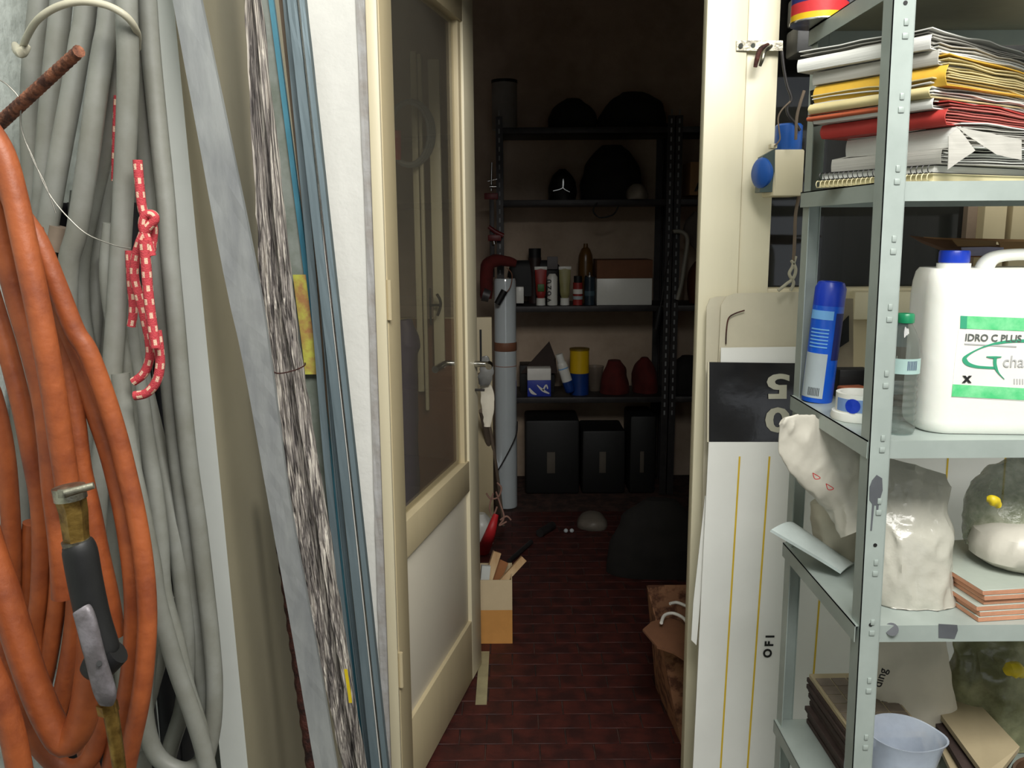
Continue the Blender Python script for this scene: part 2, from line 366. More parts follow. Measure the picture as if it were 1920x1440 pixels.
# ------------------------------------------------------------------ the setting
YW = 1.95; YB = 2.07
def sbox(name, lo, hi, m, **k): return struct(box(name, lo, hi, m, **k))
fl = sbox('floor', (-.75, -2.5, -.08), (2.4, 5.1, -.004), grout)
tverts = None
k = 0; y = 2.10; row = 0
tile_me = {}
while y < 4.3:
    x0 = -.62 + (row % 2) * .077
    for i in range(9):
        x = x0 + i * .154
        if x > .62 or x < -.50: continue
        if k >= 296: break
        t = box('tile', (x + .001, y + .001, -.004), (x + .151, y + .074, random.uniform(-.0002, .0012)), tile_red, fl, bevel=.0012, seg=1) if k < 6 else None
        if t is None:
            src = tile_me[k % 6]; t = bpy.data.objects.new('tile', src[0]); COL.objects.link(t); t.parent = fl
            t.location = V((x - src[1], y - src[2], 0)); OFF[t.name] = OFF[fl.name]
        else: tile_me[k] = (t.data, x, y)
        k += 1
    y += .0765; row += 1
wl = sbox('wall_left', (-.80, -2.5, 0), (-.695, YW, 3.3), plaster_old)
wa = sbox('wall_front', (-.695, YW, 0), (-.305, YB, 3.3), plaster)
sbox('wall_header', (-.305, YW, 2.19), (2.3, YB, 3.3), plaster)
sbox('wall_front_right', (1.42, YW, 0), (2.3, YB, 2.26), plaster)
sbox('wall_right', (2.3, -2.5, 0), (2.42, YB, 3.3), plaster)
sbox('ceiling', (-.8, -2.5, 3.3), (2.42, YB, 3.38), ceil_m)
sbox('floor_concrete', (-.75, -2.5, -.004), (2.3, 2.08, 0.0), dust_floor)
sbox('wall_store_back', (-1.0, 4.98, 0), (2.42, 5.1, 3.0), warm_wall)
sbox('wall_store_left', (-1.0, YB, 0), (-.9, 4.98, 3.0), warm_wall)
sbox('wall_store_right', (2.3, YB, 0), (2.42, 4.98, 3.0), warm_wall)
sbox('ceiling_store', (-1.0, YB, 2.9), (2.42, 5.1, 3.0), warm_wall)
sbox('wall_store_return', (-1.0, YB - .04, 0), (-.80, YB, 3.0), warm_wall)
# back wall of the front room with its big shutter opening
sbox('wall_back', (-.8, -2.62, 0), (.1, -2.5, 3.3), plaster)
sbox('wall_back_sill', (.1, -2.62, 0), (2.42, -2.5, .85), plaster)
sbox('wall_back_header', (.1, -2.62, 2.7), (2.42, -2.5, 3.3), plaster)
# grey painted strip beside the door, broken plaster edge
struct(beam('trim_1', [PY(a, b, YW - .006) for a, b in ext([(676, 0), (696, 480), (711, 960), (722, 1300)], YW - .006)], .021, .006, plaster_grey, nz=.0018, ns=14, seed=3))
# door frame
df = struct(box('door_frame', (-.305, YW - .012, 0), (-.281, YB, 2.26), cream, bevel=.002))
box('frame_head', (-.281, YW - .01, 2.19), (.415, YB, 2.26), cream, df)
sbox('trim_2', (-.12, 2.46, -.004), (-.085, 2.80, .003), marble)
# ------------------------------------------------------------------ open door leaf
La = V((-.239, 2.128, 0)); Ldir = V((sin(radians(12.9)), cos(radians(12.9)), 0)); Ln = V((Ldir.y, -Ldir.x, 0))
def LP(u, z, t=0): return La + Ldir * u + Ln * t + V((0, 0, z))
def lbox(name, u0, u1, z0, z1, t0, t1, m, parent, bevel=.0025):
    bm = bmesh.new(); vs = bmbox(bm, (u0, t0, z0), (u1, t1, z1), bevel=bevel)
    Mx = Matrix(((Ldir.x, Ln.x, 0, La.x), (Ldir.y, Ln.y, 0, La.y), (0, 0, 1, 0), (0, 0, 0, 1)))
    bm.transform(Mx); return bmobj(name, bm, m, parent, True)
dl = struct(bpy.data.objects.new('door_1', None)); COL.objects.link(dl); dl.location = LP(-.178, 0.01); OFF['door_1'] = V(dl.location)
lbox('stile', -.178, -.100, .012, 2.16, -.042, 0, cream_d, dl)
lbox('stile', .475, .585, .012, 2.16, -.042, 0, cream, dl)
lbox('rail', -.102, .477, 2.03, 2.16, -.042, -.001, cream_d, dl)  # shadow on the leaf's top rail is put into this deeper cream
lbox('rail', -.102, .477, .648, .745, -.042, -.001, cream_d, dl)
lbox('rail', -.102, .477, .012, .215, -.042, -.001, cream_d, dl)
for (u0, u1, z0, z1) in ((.405, .478, .74, 2.035),): lbox('moulding', u0 + .045, u1, z0, z1, -.03, -.008, cream_d, dl)  # the moulding's shaded strip is put into its deeper cream
lbox('panel', -.104, .480, .21, .652, -.030, -.012, ivory, dl)
lbox('pane', -.104, .480, .74, 2.035, -.026, -.022, door_glass, dl, bevel=0)
hp = LP(.540, 1.037, 0)
loft('door_handle', [LP(.552, 1.037, 0), LP(.552, 1.037, .04), LP(.545, 1.037, .048), LP(.530, 1.033, .05)], [.010, .009, .012, .010], chrome, dl, seg=12)
loft('door_handle', [LP(.552, 1.037, -.042), LP(.552, 1.037, -.085), LP(.535, 1.037, -.095), LP(.45, 1.032, -.097)], [.009, .008, .009, .011], chrome, dl, seg=12)
loft('latch_bolt', [LP(.583, 1.037, -.02), LP(.603, 1.037, -.02)], .011, chrome, dl, seg=10, sm=False)
loft('key', [LP(.552, .955, 0), LP(.552, .955, .03)], .004, dark_steel, dl, seg=8, sm=False)
for z in (.35, 1.25, 1.95): loft('hinge', [LP(-.181, z, .004), LP(-.181, z + .09, .004)], .006, cream_d, dl, seg=10, sm=False)
# wrapped plastic and rag hanging on the handle
r = loft('plastic_wrap', [PY(908, 668, 2.78), PY(913, 690, 2.78), PY(908, 712, 2.78), PY(900, 722, 2.78)], [(.008, .006), (.022, .012), (.024, .012), (.008, .006)], bag_gr, nz=.006, ns=60, seed=3)
tag(r, 'crumpled clear plastic bag hanging from the door handle', 'bag')
r = loft('rag', [PY(900, 723, 2.80), PY(912, 728, 2.80), PY(915, 760, 2.80), PY(914, 800, 2.80)], [(.006, .004), (.020, .006), (.022, .006), (.010, .004)], bag_c, nz=.004, ns=60, seed=9)
tag(r, 'beige rag hanging below the door handle from the key', 'rag')
# ------------------------------------------------------------------ right jamb, fixed glazed side
jx = .4175
def jp(name, px, Y, th, m, parent=None): return prism(name, [PY(a, b, Y) for a, b in px], (0, th, 0), m, parent)
st = struct(box('door_jamb', (jx, YW - .015, 0), (.505, YW + .02, 2.26), jambp, bevel=.002))
st2 = struct(box('window_stile', (.5065, YW - .008, 0), (.575, YB, 2.26), jambp, bevel=.003))
w = struct(bpy.data.objects.new('window_1', None)); COL.objects.link(w); w.location = (.575, 2.0, 1.2); OFF['window_1'] = V(w.location)
box('pane', (.575, 2.0, 1.30), (1.028, 2.006, 2.19), win_glass, w)
box('window_frame', (.575, YW - .003, 1.27), (1.42, 2.05, 1.315), cream, w, bevel=.003)
box('window_frame', (1.028, YW + .03, 1.315), (1.05, 2.05, 2.19), brown_strip, w)
box('window_frame', (1.05, YW, 1.315), (1.10, 2.05, 2.19), cream_d, w, bevel=.003)
box('window_frame', (1.112, YW, 1.315), (1.42, 2.05, 2.19), cream_d, w, bevel=.003)
box('window_frame', (1.10, YW + .03, 1.315), (1.112, 2.05, 2.19), brown_strip, w)
box('lower_panel', (.575, YW + .01, 0), (1.42, 2.04, 1.27), cream_d, w, bevel=.003)
# rolled dark shutter above
sh = thing('roller_shutter', 'dark grey slatted shutter box above the glazed panel behind the shelves', 'shutter', (1.0, 1.80, 1.82))
for i in range(5):
    z0 = 1.80 + i * .062
    box('slat', (.585, 1.855 - (i % 2) * .008, z0), (1.5, 1.93, z0 + .055), shutter_m, sh, bevel=.006)
# ------------------------------------------------------------------ grey conduit coil
gc = thing('conduit_coil', 'big hanging coil of grey plastic conduit tied with a cream band', 'conduit', PY(200, 900, 1.15))
GS = [
 ([(85, -170), (75, 0), (62, 120), (58, 240), (66, 400), (85, 560), (60, 760), (70, 1000), (60, 1200)], 1.19, 19),
 ([(125, -170), (115, 0), (102, 120), (90, 240), (80, 380), (64, 520), (45, 700), (35, 900), (45, 1100), (70, 1300)], 1.16, 19),
 ([(172, -170), (160, 20), (150, 80), (135, 170), (118, 260), (100, 360), (86, 460), (90, 600), (110, 760), (120, 1000), (110, 1250)], 1.125, 19),
 ([(212, -170), (205, 20), (192, 100), (178, 200), (165, 300), (145, 430), (128, 500), (130, 640), (160, 800), (180, 960)], 1.10, 19),
 ([(232, -170), (228, 60), (214, 150), (198, 260), (170, 380), (150, 480), (152, 600), (185, 760), (200, 860), (207, 960), (217, 1080), (228, 1180), (238, 1300), (262, 1400)], 1.135, 19),
 ([(236, -170), (237, 0), (240, 120), (238, 220), (232, 350), (225, 480), (216, 620), (205, 760), (192, 850), (182, 950), (180, 1080)], 1.075, 19),
 ([(262, -170), (264, 0), (270, 150), (276, 300), (285, 420), (297, 540), (312, 640), (320, 740), (330, 840), (342, 940), (354, 1040), (364, 1140), (374, 1240), (388, 1330), (380, 1420), (340, 1450)], 1.17, 17),
 ([(268, -170), (276, 0), (285, 120), (297, 240), (311, 380), (320, 500), (331, 620), (343, 760), (356, 880), (372, 990), (385, 1100), (396, 1200), (402, 1290), (396, 1380), (370, 1460), (320, 1480)], 1.15, 17),
 ([(212, 420), (205, 520), (222, 640), (236, 730), (242, 820), (250, 900), (262, 1000), (270, 1100), (280, 1200), (270, 1320), (290, 1410), (340, 1445), (392, 1430)], 1.10, 18),
 ([(236, 560), (246, 650), (262, 740), (275, 830), (290, 920), (300, 1010), (306, 1110), (330, 1200), (350, 1290), (375, 1370), (388, 1450)], 1.13, 17),
 ([(246, 580), (262, 690), (285, 790), (306, 880), (322, 960), (334, 1040), (344, 1130), (350, 1220), (344, 1320), (320, 1400), (300, 1480)], 1.17, 17),
 ([(225, 700), (240, 840), (265, 960), (285, 1060), (293, 1117), (312, 1190), (333, 1260), (358, 1330), (380, 1400), (393, 1460)], 1.07, 18),
 ([(194, 300), (188, 420), (180, 540), (175, 640), (168, 720), (170, 860), (178, 1000)], 1.17, 18),
 ([(150, 360), (138, 480), (120, 600), (128, 760)], 1.19, 17),
 ([(205, 480), (212, 600), (190, 760), (175, 900), (165, 1040), (190, 1220), (230, 1340), (300, 1420)], 1.17, 17),
 ([(310, 1120), (300, 1220), (280, 1300), (262, 1380), (270, 1450)], 1.15, 17),
]
for i, (p, Y, wpx) in enumerate(GS):
    loft('conduit_strand', [PY(a, b, Y + .008 * sin(b / 160 + i)) for a, b in p], wpx / FP * Y, conduit, gc, seg=12, n=5)
for i, j in ((0, 3), (1, 4), (2, 5), (6, 7)):
    (x0, y0), Y0 = GS[i][0][0], GS[i][1]; (x1, y1), Y1 = GS[j][0][0], GS[j][1]
    A0 = PY(x0, y0, Y0 + .008 * sin(y0 / 160 + i)); B0 = PY(x1, y1, Y1 + .008 * sin(y1 / 160 + j)); up_ = V((0, 0, .10 + .01 * i))
    loft('conduit_strand', [A0 - V((0, 0, .004)), A0 + up_ * .6, (A0 + B0) / 2 + up_ * 1.25, B0 + up_ * .6, B0 - V((0, 0, .004))], GS[i][2] / FP * Y0, conduit, gc, seg=12, n=6)
loft('tape_wrap', [PY(112, 425, 1.118), PY(104, 470, 1.118)], .0142, stick_m, gc, seg=12, sm=False)
dk = thing('gap_dark_cables', 'dark cable loops, most added to darken the gaps behind the grey conduit and the orange hose', 'cable', PY(60, 1000, 1.22))  # some dark cable is real at the left; the other strands darken the gaps
for i, (xs, w_) in enumerate((((-40, -30, -10, 0, 10, 20, 40), 22), ((10, 15, 22, 32, 40, 52, 80), 24), ((60, 70, 85, 100, 110, 118, 140), 22), ((110, 118, 128, 136, 146, 158, 180), 22), ((150, 160, 172, 184, 196, 210, 235), 22), ((200, 208, 218, 230, 245, 262, 290), 22), ((250, 256, 264, 276, 292, 308, 330), 20), ((292, 298, 306, 318, 332, 346, 350), 18))):
    pts = [PY(a, b, 1.225 + .012 * (i % 2)) for a, b in zip(xs, (380, 520, 700, 880, 1060, 1240, 1500))]
    pts = [V((max(p.x, -.695 + 1.1 * w_ / FP * 1.24), p.y, p.z)) for p in pts]
    loft('cable_strand', pts, w_ / FP * 1.22, dkcable, dk, seg=10, n=4)
# cream band around the top and its knot on the wall
band = [PY(a, b, Y) for a, b, Y in ((42, 92, 1.15), (50, 70, 1.10), (70, 38, 1.06), (105, 14, 1.045), (150, 3, 1.04), (200, 10, 1.04), (238, 32, 1.045), (257, 62, 1.07), (258, 90, 1.13))]
loft('band', band, .0042, strap, gc, seg=10)
loft('band_end', [PY(52, 88, 1.13), PY(40, 98, 1.12), (PY(32, 92, 1.14)), PY(28, 84, 1.16)], [.004, .007, .006, .004], strap, gc, seg=10)
# red rope
def rope_mat():
    m = bpy.data.materials.new('red_flecked_rope'); m.use_nodes = True; nt = m.node_tree; b = nt.nodes['Principled BSDF']
    tc = nt.nodes.new('ShaderNodeTexCoord'); mp = nt.nodes.new('ShaderNodeMapping'); mp.inputs['Scale'].default_value = (4, 62, 1)
    nt.links.new(tc.outputs['UV'], mp.inputs[0])
    br = nt.nodes.new('ShaderNodeTexBrick'); br.inputs['Scale'].default_value = 1; br.inputs['Mortar Size'].default_value = .30
    br.inputs['Brick Width'].default_value = 1.0; br.inputs['Row Height'].default_value = 1.0; br.offset = .5; br.inputs['Mortar Smooth'].default_value = .1
    br.inputs['Color1'].default_value = (*lin((.86, .72, .62)), 1); br.inputs['Color2'].default_value = (*lin((.84, .68, .60)), 1)
    br.inputs['Mortar'].default_value = (*lin((.72, .24, .27)), 1)
    nt.links.new(mp.outputs[0], br.inputs['Vector']); nt.links.new(br.outputs['Color'], b.inputs['Base Color']); b.inputs['Roughness'].default_value = .8
    n = nt.nodes.new('ShaderNodeTexNoise'); n.inputs['Scale'].default_value = 600; bp = nt.nodes.new('ShaderNodeBump'); bp.inputs['Strength'].default_value = .6; bp.inputs['Distance'].default_value = .002
    nt.links.new(tc.outputs['Object'], n.inputs['Vector']); nt.links.new(n.outputs[0], bp.inputs['Height']); nt.links.new(bp.outputs[0], b.inputs['Normal'])
    return m
rope = rope_mat()
rp = thing('rope', 'red rope with pale flecks, knotted and hanging in front of the grey conduit', 'rope', PY(275, 560, 1.06))
for pts, Y, wr in (([(258, 300), (262, 350), (268, 395), (280, 418), (268, 440), (255, 480), (252, 520), (262, 560), (272, 600), (280, 640), (281, 670), (270, 700), (250, 716)], 1.055, 8.5),
                   ([(262, 455), (275, 430), (290, 412), (285, 402), (272, 405), (268, 425), (276, 450), (284, 480)], 1.035, 8.5),
                   ([(270, 450), (274, 500), (278, 550), (284, 600), (292, 652)], 1.03, 9.5),
                   ([(252, 742), (275, 737), (293, 716), (300, 685), (298, 650), (294, 620)], 1.045, 9),
                   ([(222, 180), (220, 230), (218, 290), (217, 340)], 1.115, 8),
                   ([(243, 470), (246, 530), (250, 580), (246, 612)], 1.075, 8),
                   ([(284, 470), (288, 430), (280, 415)], 1.05, 8)):
    loft('rope_strand', [PY(a, b, Y) for a, b in pts], wr / FP * Y, rope, rp, seg=10, n=6)
# thin binding wires
for i, (pts, lab) in enumerate((([(0, 150), (18, 163), (38, 190), (40, 240), (62, 300), (85, 345), (105, 400)], 'thin grey wire hanging from the rusty bar over the grey conduit'),
                          ([(50, 270), (64, 300), (80, 340), (100, 375), (130, 410), (165, 440), (215, 460), (246, 466)], 'thin twisted wire running across the conduit towards the red rope'))):
    Yw = 1.02
    o = loft('wire', [PY(a, b, Yw) for a, b in pts], .0008, wire_m, seg=6); tag(o, lab, 'wire')
# rusty rebar
rb = []
P1 = PY(148, 96, .93); P0 = PY(-45, 272, 1.105)
N = 60
for i in range(N + 1): rb.append(P0.lerp(P1, i / N))
o = loft('rebar_peg', rb, [((.0078 if i % 2 else .0088) - .0022 * i / N) for i in range(N + 1)], rust, seg=10, sm=False)
tag(o, 'rusty ribbed steel bar sticking out of the wall above the orange hose', 'rod')
# ------------------------------------------------------------------ orange hose
oh = thing('air_hose', 'coiled orange rubber air hose with brass coupling and black air gun', 'hose', PY(120, 1000, .88))
OS = [
 ([(-60, 215), (-30, 235), (5, 290), (28, 370), (45, 450), (62, 530), (82, 630), (100, 730), (113, 820), (122, 880), (128, 925)], .85, 23),
 ([(-20, 270), (25, 380), (70, 450), (108, 540), (140, 620), (165, 660), (196, 740), (218, 810), (236, 880), (256, 970), (270, 1060), (276, 1150), (272, 1240), (262, 1320), (245, 1400), (225, 1500)], .875, 19),
 ([(10, 330), (45, 430), (80, 500), (112, 590), (145, 680), (178, 770), (205, 850), (225, 930), (240, 1010), (250, 1100), (250, 1200), (238, 1300), (215, 1400), (200, 1490)], .90, 19),
 ([(-20, 330), (5, 450), (32, 560), (58, 650), (80, 740), (92, 830), (100, 920), (112, 1020), (118, 1120)], .885, 21),
 ([(60, 430), (92, 530), (112, 620), (130, 720), (142, 800), (152, 880), (170, 960), (186, 1040), (204, 1120), (216, 1190)], .90, 20),
 ([(-40, 470), (-15, 560), (15, 660), (40, 760), (58, 850), (74, 940), (78, 1030), (74, 1120), (66, 1200), (78, 1300)], .93, 18),
 ([(-60, 620), (-15, 740), (8, 840), (18, 940), (22, 1040), (18, 1150)], .95, 18),
 ([(-50, 930), (-20, 1030), (8, 1110), (32, 1190), (62, 1280), (92, 1350), (122, 1392), (150, 1360), (166, 1290), (174, 1200), (170, 1120)], .83, 30),
 ([(-70, 1130), (-30, 1230), (0, 1300), (22, 1370), (38, 1450), (50, 1540)], .79, 25),
 ([(100, 940), (110, 1030), (108, 1120), (94, 1220), (76, 1310)], .94, 17),
 ([(140, 1020), (142, 1120), (132, 1220), (112, 1320), (95, 1380)], .93, 18),
 ([(60, 980), (52, 1080), (62, 1190), (90, 1260)], .97, 17),
 ([(160, 920), (172, 1000), (180, 1080), (170, 1180), (150, 1290), (160, 1400), (190, 1500)], .95, 18),
 ([(0, 1180), (20, 1290), (60, 1380), (120, 1440), (170, 1420), (196, 1330)], .90, 20),
]
for i, (p, Y, wpx) in enumerate(OS):
    if p[0][0] <= -20 and p[0][1] < 700: p = [(-150 - 4 * i, 330 + 10 * i), (-105 - 3 * i, 235 + 4 * i)] + (p if p[0][1] < 300 else [(-62, 280 + 6 * i)] + p)
    loft('hose_strand', [PY(a, b, Y + .006 * sin(b / 130 + i)) for a, b in p], wpx / FP * Y, orange, oh, seg=14, n=5)
Yc = .775
loft('hose_clamp', [PY(128, 912, Yc), PY(133, 936, Yc)], .0145, nickel, oh, seg=18, sm=False)
box('clamp_screw', PY(108, 935, Yc - .02), PY(132, 912, Yc - .010), nickel, oh, bevel=.001)
loft('clamp_screw', [PY(122, 925, Yc - .018), PY(176, 910, Yc - .012)], [.0042, .0032], nickel, oh, seg=10, sm=False)
loft('brass_coupling', [PY(132, 934, Yc), PY(138, 960, Yc), PY(142, 1000, Yc), PY(144, 1014, Yc)], [.0135, .0125, .0115, .0115], brass, oh, seg=6, sm=False, smooth=False)
loft('collar', [PY(142, 1012, Yc), PY(145, 1026, Yc)], [.0128, .0122], nickel, oh, seg=18, sm=False)
loft('air_gun_grip', [PY(144, 1018, Yc), PY(150, 1035, Yc), PY(160, 1090, Yc), (PY(175, 1160, Yc)), PY(192, 1220, Yc), PY(205, 1240, Yc)], [.0135, .0155, .0155, .0155, .0160, .010], blackrub, oh, seg=16, n=5)
loft('air_gun_body', [PY(160, 1240, Yc), PY(185, 1245, Yc), PY(222, 1222, Yc)], [.010, .016, .012], blackrub, oh, seg=14)
loft('lever', [PY(152, 1142, Yc - .022), PY(160, 1160, Yc - .024), PY(178, 1230, Yc - .024), PY(196, 1295, Yc - .020), PY(200, 1318, Yc - .015)], [(.008, .005), (.0095, .005), (.0095, .005), (.0105, .005), (.007, .004)], leverm, oh, side=(1, 0, 0), seg=14, ex=3)
loft('lever_pin', [PY(186, 1244, Yc - .03), PY(186.5, 1244, Yc - .024)], .0026, black_m, oh, seg=10, sm=False)
loft('nozzle', [PY(196, 1300, Yc), PY(206, 1330, Yc), PY(218, 1400, Yc), PY(232, 1500, Yc)], [.008, .0075, .0068, .006], brass, oh, seg=12)
loft('nozzle_nut', [PY(200, 1318, Yc), PY(204, 1336, Yc)], .0098, brass, oh, seg=6, sm=False, smooth=False)
# ------------------------------------------------------------------ panels and boards leaning left of the door
wp = thing('stored_door_panel', 'tall white-edged beige panel standing against the left wall behind the conduit', 'panel', (-.525, 1.42, 0))
def panel_pts():
    # white front edge and beige side, slightly out of plumb
    A = [PY(270, 0, 1.40), PY(325, 0, 1.40), PY(465, 1440, 1.40), PY(415, 1440, 1.40)]
    return A
A = panel_pts()
def dn(p, q, z): t = (z - p.z) / (q.z - p.z); return p + (q - p) * t
tl = dn(A[3], A[0], 2.3); bl = dn(A[3], A[0], 0.0); tr = dn(A[2], A[1], 2.3); br_ = dn(A[2], A[1], 0.0)
e1 = .006; 
obj('board', [tl, tr, br_, bl] + [p + V((.045, .52, 0)) for p in (tl, tr, br_, bl)], [(3, 2, 1, 0), (4, 5, 6, 7), (0, 1, 5, 4), (1, 2, 6, 5), (2, 3, 7, 6), (3, 0, 4, 7)], [white_board, beige_board], wp, fm=[0, 1, 1, 1, 1, 1])
# leaning strips
def lean(name, px, Y, w, d, m, label, cat, group=None, nz=0, seed=0, parent=None, ns=30):
    P = [PY(a, b, Y) for a, b in ext(px, Y)]
    o = beam(name, P, [x / FP * Y for x in w] if isinstance(w, list) else w / FP * Y, d, m, parent, nz=nz, seed=seed, ns=ns)
    if parent is None: tag(o, label, cat, group)
    return o
lean('zinc_strip', [(350, 0), (444, 480), (485, 700), (526, 960), (570, 1200), (611, 1440)], 1.34, [48, 50, 62, 52, 42, 44, 45, 45], .010, galv_l, 'wide dull grey metal strip leaning across the beige panel', 'strip', nz=.0006, seed=2)
specs = [(460, 489, 503, 551, 596, 645), (464, 498, 513, 561, 604, 652), (469, 507, 523, 571, 613, 659), (473, 516, 533, 582, 622, 665), (478, 525, 543, 592, 631, 672), (482, 534, 552, 603, 640, 679)]
ys = (0, 480, 640, 960, 1200, 1440)
for i, s in enumerate(specs):
    px = list(zip(s, ys))
    wbo = lean('weathered_board', px, 1.49 + .007 * ((i * 5) % 4), [4.5, 4.5, 7, 8, 9, 8, 7, 7], .022, splint, ('leftmost', 'second from the left', 'third from the left', 'third from the right', 'second from the right', 'rightmost')[i] + ' of the thin splintered boards stacked between zinc strip and plastic sheet', 'board', 'splintered weathered boards', nz=.0045, seed=i + 1, ns=26)
lean('gap_shade_board', list(zip((471, 511, 527, 577, 618, 662), ys)), 1.545, [20, 20, 46, 50, 52, 44, 36, 36], .02, splint_d, 'wide dark board added behind the thin splintered boards as shade in their gaps', 'board', nz=.003, seed=14)  # dark backing added so the gaps between the boards read as shade
o = beam('yellow_tag', [PY(648, 1255, 1.465), PY(655, 1300, 1.465), PY(657, 1318, 1.465)], .006, .001, yellow_k); tag(o, 'small yellow tag stuck low on the right edge of the splintered boards', 'tag')
o = loft('binding_wire', [PY(a, b, 1.465) for a, b in ((505, 690), (520, 700), (550, 695), (570, 686), (572, 680))], .0013, rust_d, seg=6); tag(o, 'rusty tie wire around the splintered board stack', 'wire')
# printed sheet with blue edge
ps = thing('plastic_sheet', 'translucent printed plastic sheet with a blue edge and yellow sticker, beside the boards', 'sheet', PY(600, 1440, 1.66))
lean('sheet', [(492, 0), (556, 480), (612, 960), (642, 1200)], 1.66, 32, .004, mat('frosted_sheet', (.58, .60, .58), .3, col2=(.45, .48, .44), scale=9), '', '', parent=ps)
lean('blue_edge', [(508, 0), (570, 480), (630, 960), (657, 1200)], 1.652, 9, .010, mat('blue_tinted_edge', (.36, .60, .68), .3, col2=(.22, .42, .50), scale=5, stretch=(1, 1, .3)), '', '', parent=ps)
sk = beam('sticker', [PY(561, 515, 1.645), PY(569, 580, 1.645), PY(577, 640, 1.645), PY(584, 702, 1.645)], 24 / FP * 1.645, .001, mat('yellow_sticker', (.70, .70, .30), .5, col2=(.62, .45, .28), scale=28), ps)
lean('fibreboard_strip', [(531, 0), (583, 480), (636, 960), (662, 1200)], 1.672, 16, .008, brown_strip, 'narrow brown fibreboard strip between the blue-edged sheet and the steel channel', 'strip')
# galvanised channels
for (cx, Y, nm, lab) in (((555, 608, 661, 712), 1.60, 'steel_channel', 'galvanised steel channel leaning beside the white wall, front one'),
                         ((545, 590, 630, 684), 1.63, 'steel_channel', 'dark galvanised steel channel tucked behind the front channel')):
    t = thing(nm, lab, 'channel', PY(cx[-1], 1440, Y))
    yy = (0, 480, 960, 1440)
    f = 1.0 if Y == 1.60 else .8
    pl = list(zip([c - 8 for c in cx], yy)); prr = list(zip([c + 9 for c in cx], yy)); pe = list(zip([c + 4.0 for c in cx], yy))
    lean('web', pl, Y, 17 * f, .003, galv, '', '', parent=t, nz=.0004)
    lean('lip', pe, Y - .004, 3 * f, .006, chrome if Y == 1.60 else galv, '', '', parent=t)
    lean('flange', prr, Y + .002, 13 * f, .022, galv, '', '', parent=t, nz=.0004)
# rusty ribbed bar at the bottom
N = 90; pts = [PY(528 + (b - 1000) * .135, b, 1.47) for b in [900 + i * 9 for i in range(N)]]
pts = [p for p in pts if p.z > .005]
o = loft('rusty_threaded_bar', pts, [(.0135 if (i // 2) % 2 else .0118) for i in range(len(pts))], rust_d, seg=12, sm=False); tag(o, 'dark rusty ribbed bar standing between the beige panel and the zinc strip', 'rod')
o = lathe('green_bottle', [(0, 0), (.035, 0), (.036, .16), (.030, .20), (.012, .225), (.012, .25), (0, .25)], green_rag, at=PZ(555, 1640, 0.0)); tag(o, 'green plastic bottle on the floor at the foot of the leaning boards', 'bottle')
# ------------------------------------------------------------------ enamel signs leaning at the right of the doorway
def signsheet(name, px, yt, yb, th, m, label, cat='sign', group=None, parent=None):
    """px: list of (x,y); Y runs from yt at the top pixel row to yb at the bottom one"""
    ymin = min(p[1] for p in px); ymax = max(p[1] for p in px)
    pts = [PY(a, b, yt + (yb - yt) * (b - ymin) / (ymax - ymin)) for a, b in px]
    for p in pts: p.z = max(p.z, .003)
    o = prism(name, pts, (0, th, 0), m, parent)
    return tag(o, label, cat, group) if parent is None else o
signsheet('enamel_sheet', [(1325, 575), (1331, 560), (1345, 556), (1440, 552), (1500, 552), (1455, 1590), (1296, 1590), (1300, 1440), (1316, 1000)], 1.905, 1.86, .003, cream_sign, 'aged cream enamel sheet with rounded corner, rearmost of the signs leaning on the jamb')
signsheet('enamel_sheet', [(1352, 572), (1362, 556), (1378, 550), (1510, 547), (1470, 1590), (1306, 1590)], 1.895, 1.83, .003, cream_sign, 'cream enamel sheet with curled wire, standing just in front of the rearmost sheet')
signsheet('enamel_sheet', [(1352, 652), (1520, 650), (1490, 900), (1345, 900)], 1.872, 1.852, .003, white_sign, 'white enamel plate showing as a band above the black number sign')
o = loft('curled_wire', [PY(a, b, 1.885) for a, b in ((1361, 645), (1362, 620), (1366, 597), (1378, 588), (1396, 582))], .0016, rust_d, seg=6); tag(o, 'curled rusty wire stuck on the cream enamel sheet', 'wire')
for (a, b) in ((1343, 568), (1376, 575), (1380, 600)): pass
nb = thing('number_sign', 'black glossy sign plate with an upside-down 5 and 0 in cream', 'sign', PY(1400, 828, 1.85))
prism('plate', [PY(1330, 679, 1.862), PY(1482, 681, 1.862), PY(1520, 681, 1.862), PY(1512, 829, 1.842), PY(1329, 829, 1.842)], (0, .003, 0), black_sign, nb)
def up(px, py, Y): return PY(px, py, Y)
text('5', .073, PY(1482, 703, 1.8555), (-1, 0, 0), (0, -.117, -1), letter_w, nb, th=.0006, bold=.0022, sx=1.5)
text('0', .073, PY(1482, 766, 1.848), (-1, 0, 0), (0, -.117, -1), letter_w, nb, th=.0006, bold=.0022, sx=1.5)
prism('edge', [PY(1327, 679, 1.861), PY(1330, 679, 1.861), PY(1329, 829, 1.841), PY(1326, 829, 1.841)], (0, .004, 0), cream_sign, nb)
ls = thing('lined_sign', 'tall white sign plate with two yellow lines standing under the black number sign', 'sign', PY(1390, 1590, 1.79))
def yy(b): return 1.84 + (1.79 - 1.84) * (b - 829) / (1590 - 829)
def pl(a, b, off=0): p = PY(a, b, yy(b) + off); p.z = max(p.z, .003); return p
prism('plate', [pl(1329, 829), pl(1500, 829), pl(1445, 1590), pl(1292, 1590)], (0, .003, 0), white_sign, ls)
for (x0, x1) in ((1387, 1342), (1443, 1391)):
    prism('yellow_line', [pl(x0 - 1.6, 856, -.0008), pl(x0 + 1.6, 856, -.0008), pl(x1 + 1.6, 1590, -.0008), pl(x1 - 1.6, 1590, -.0008)], (0, .0006, 0), yellow_l, ls)
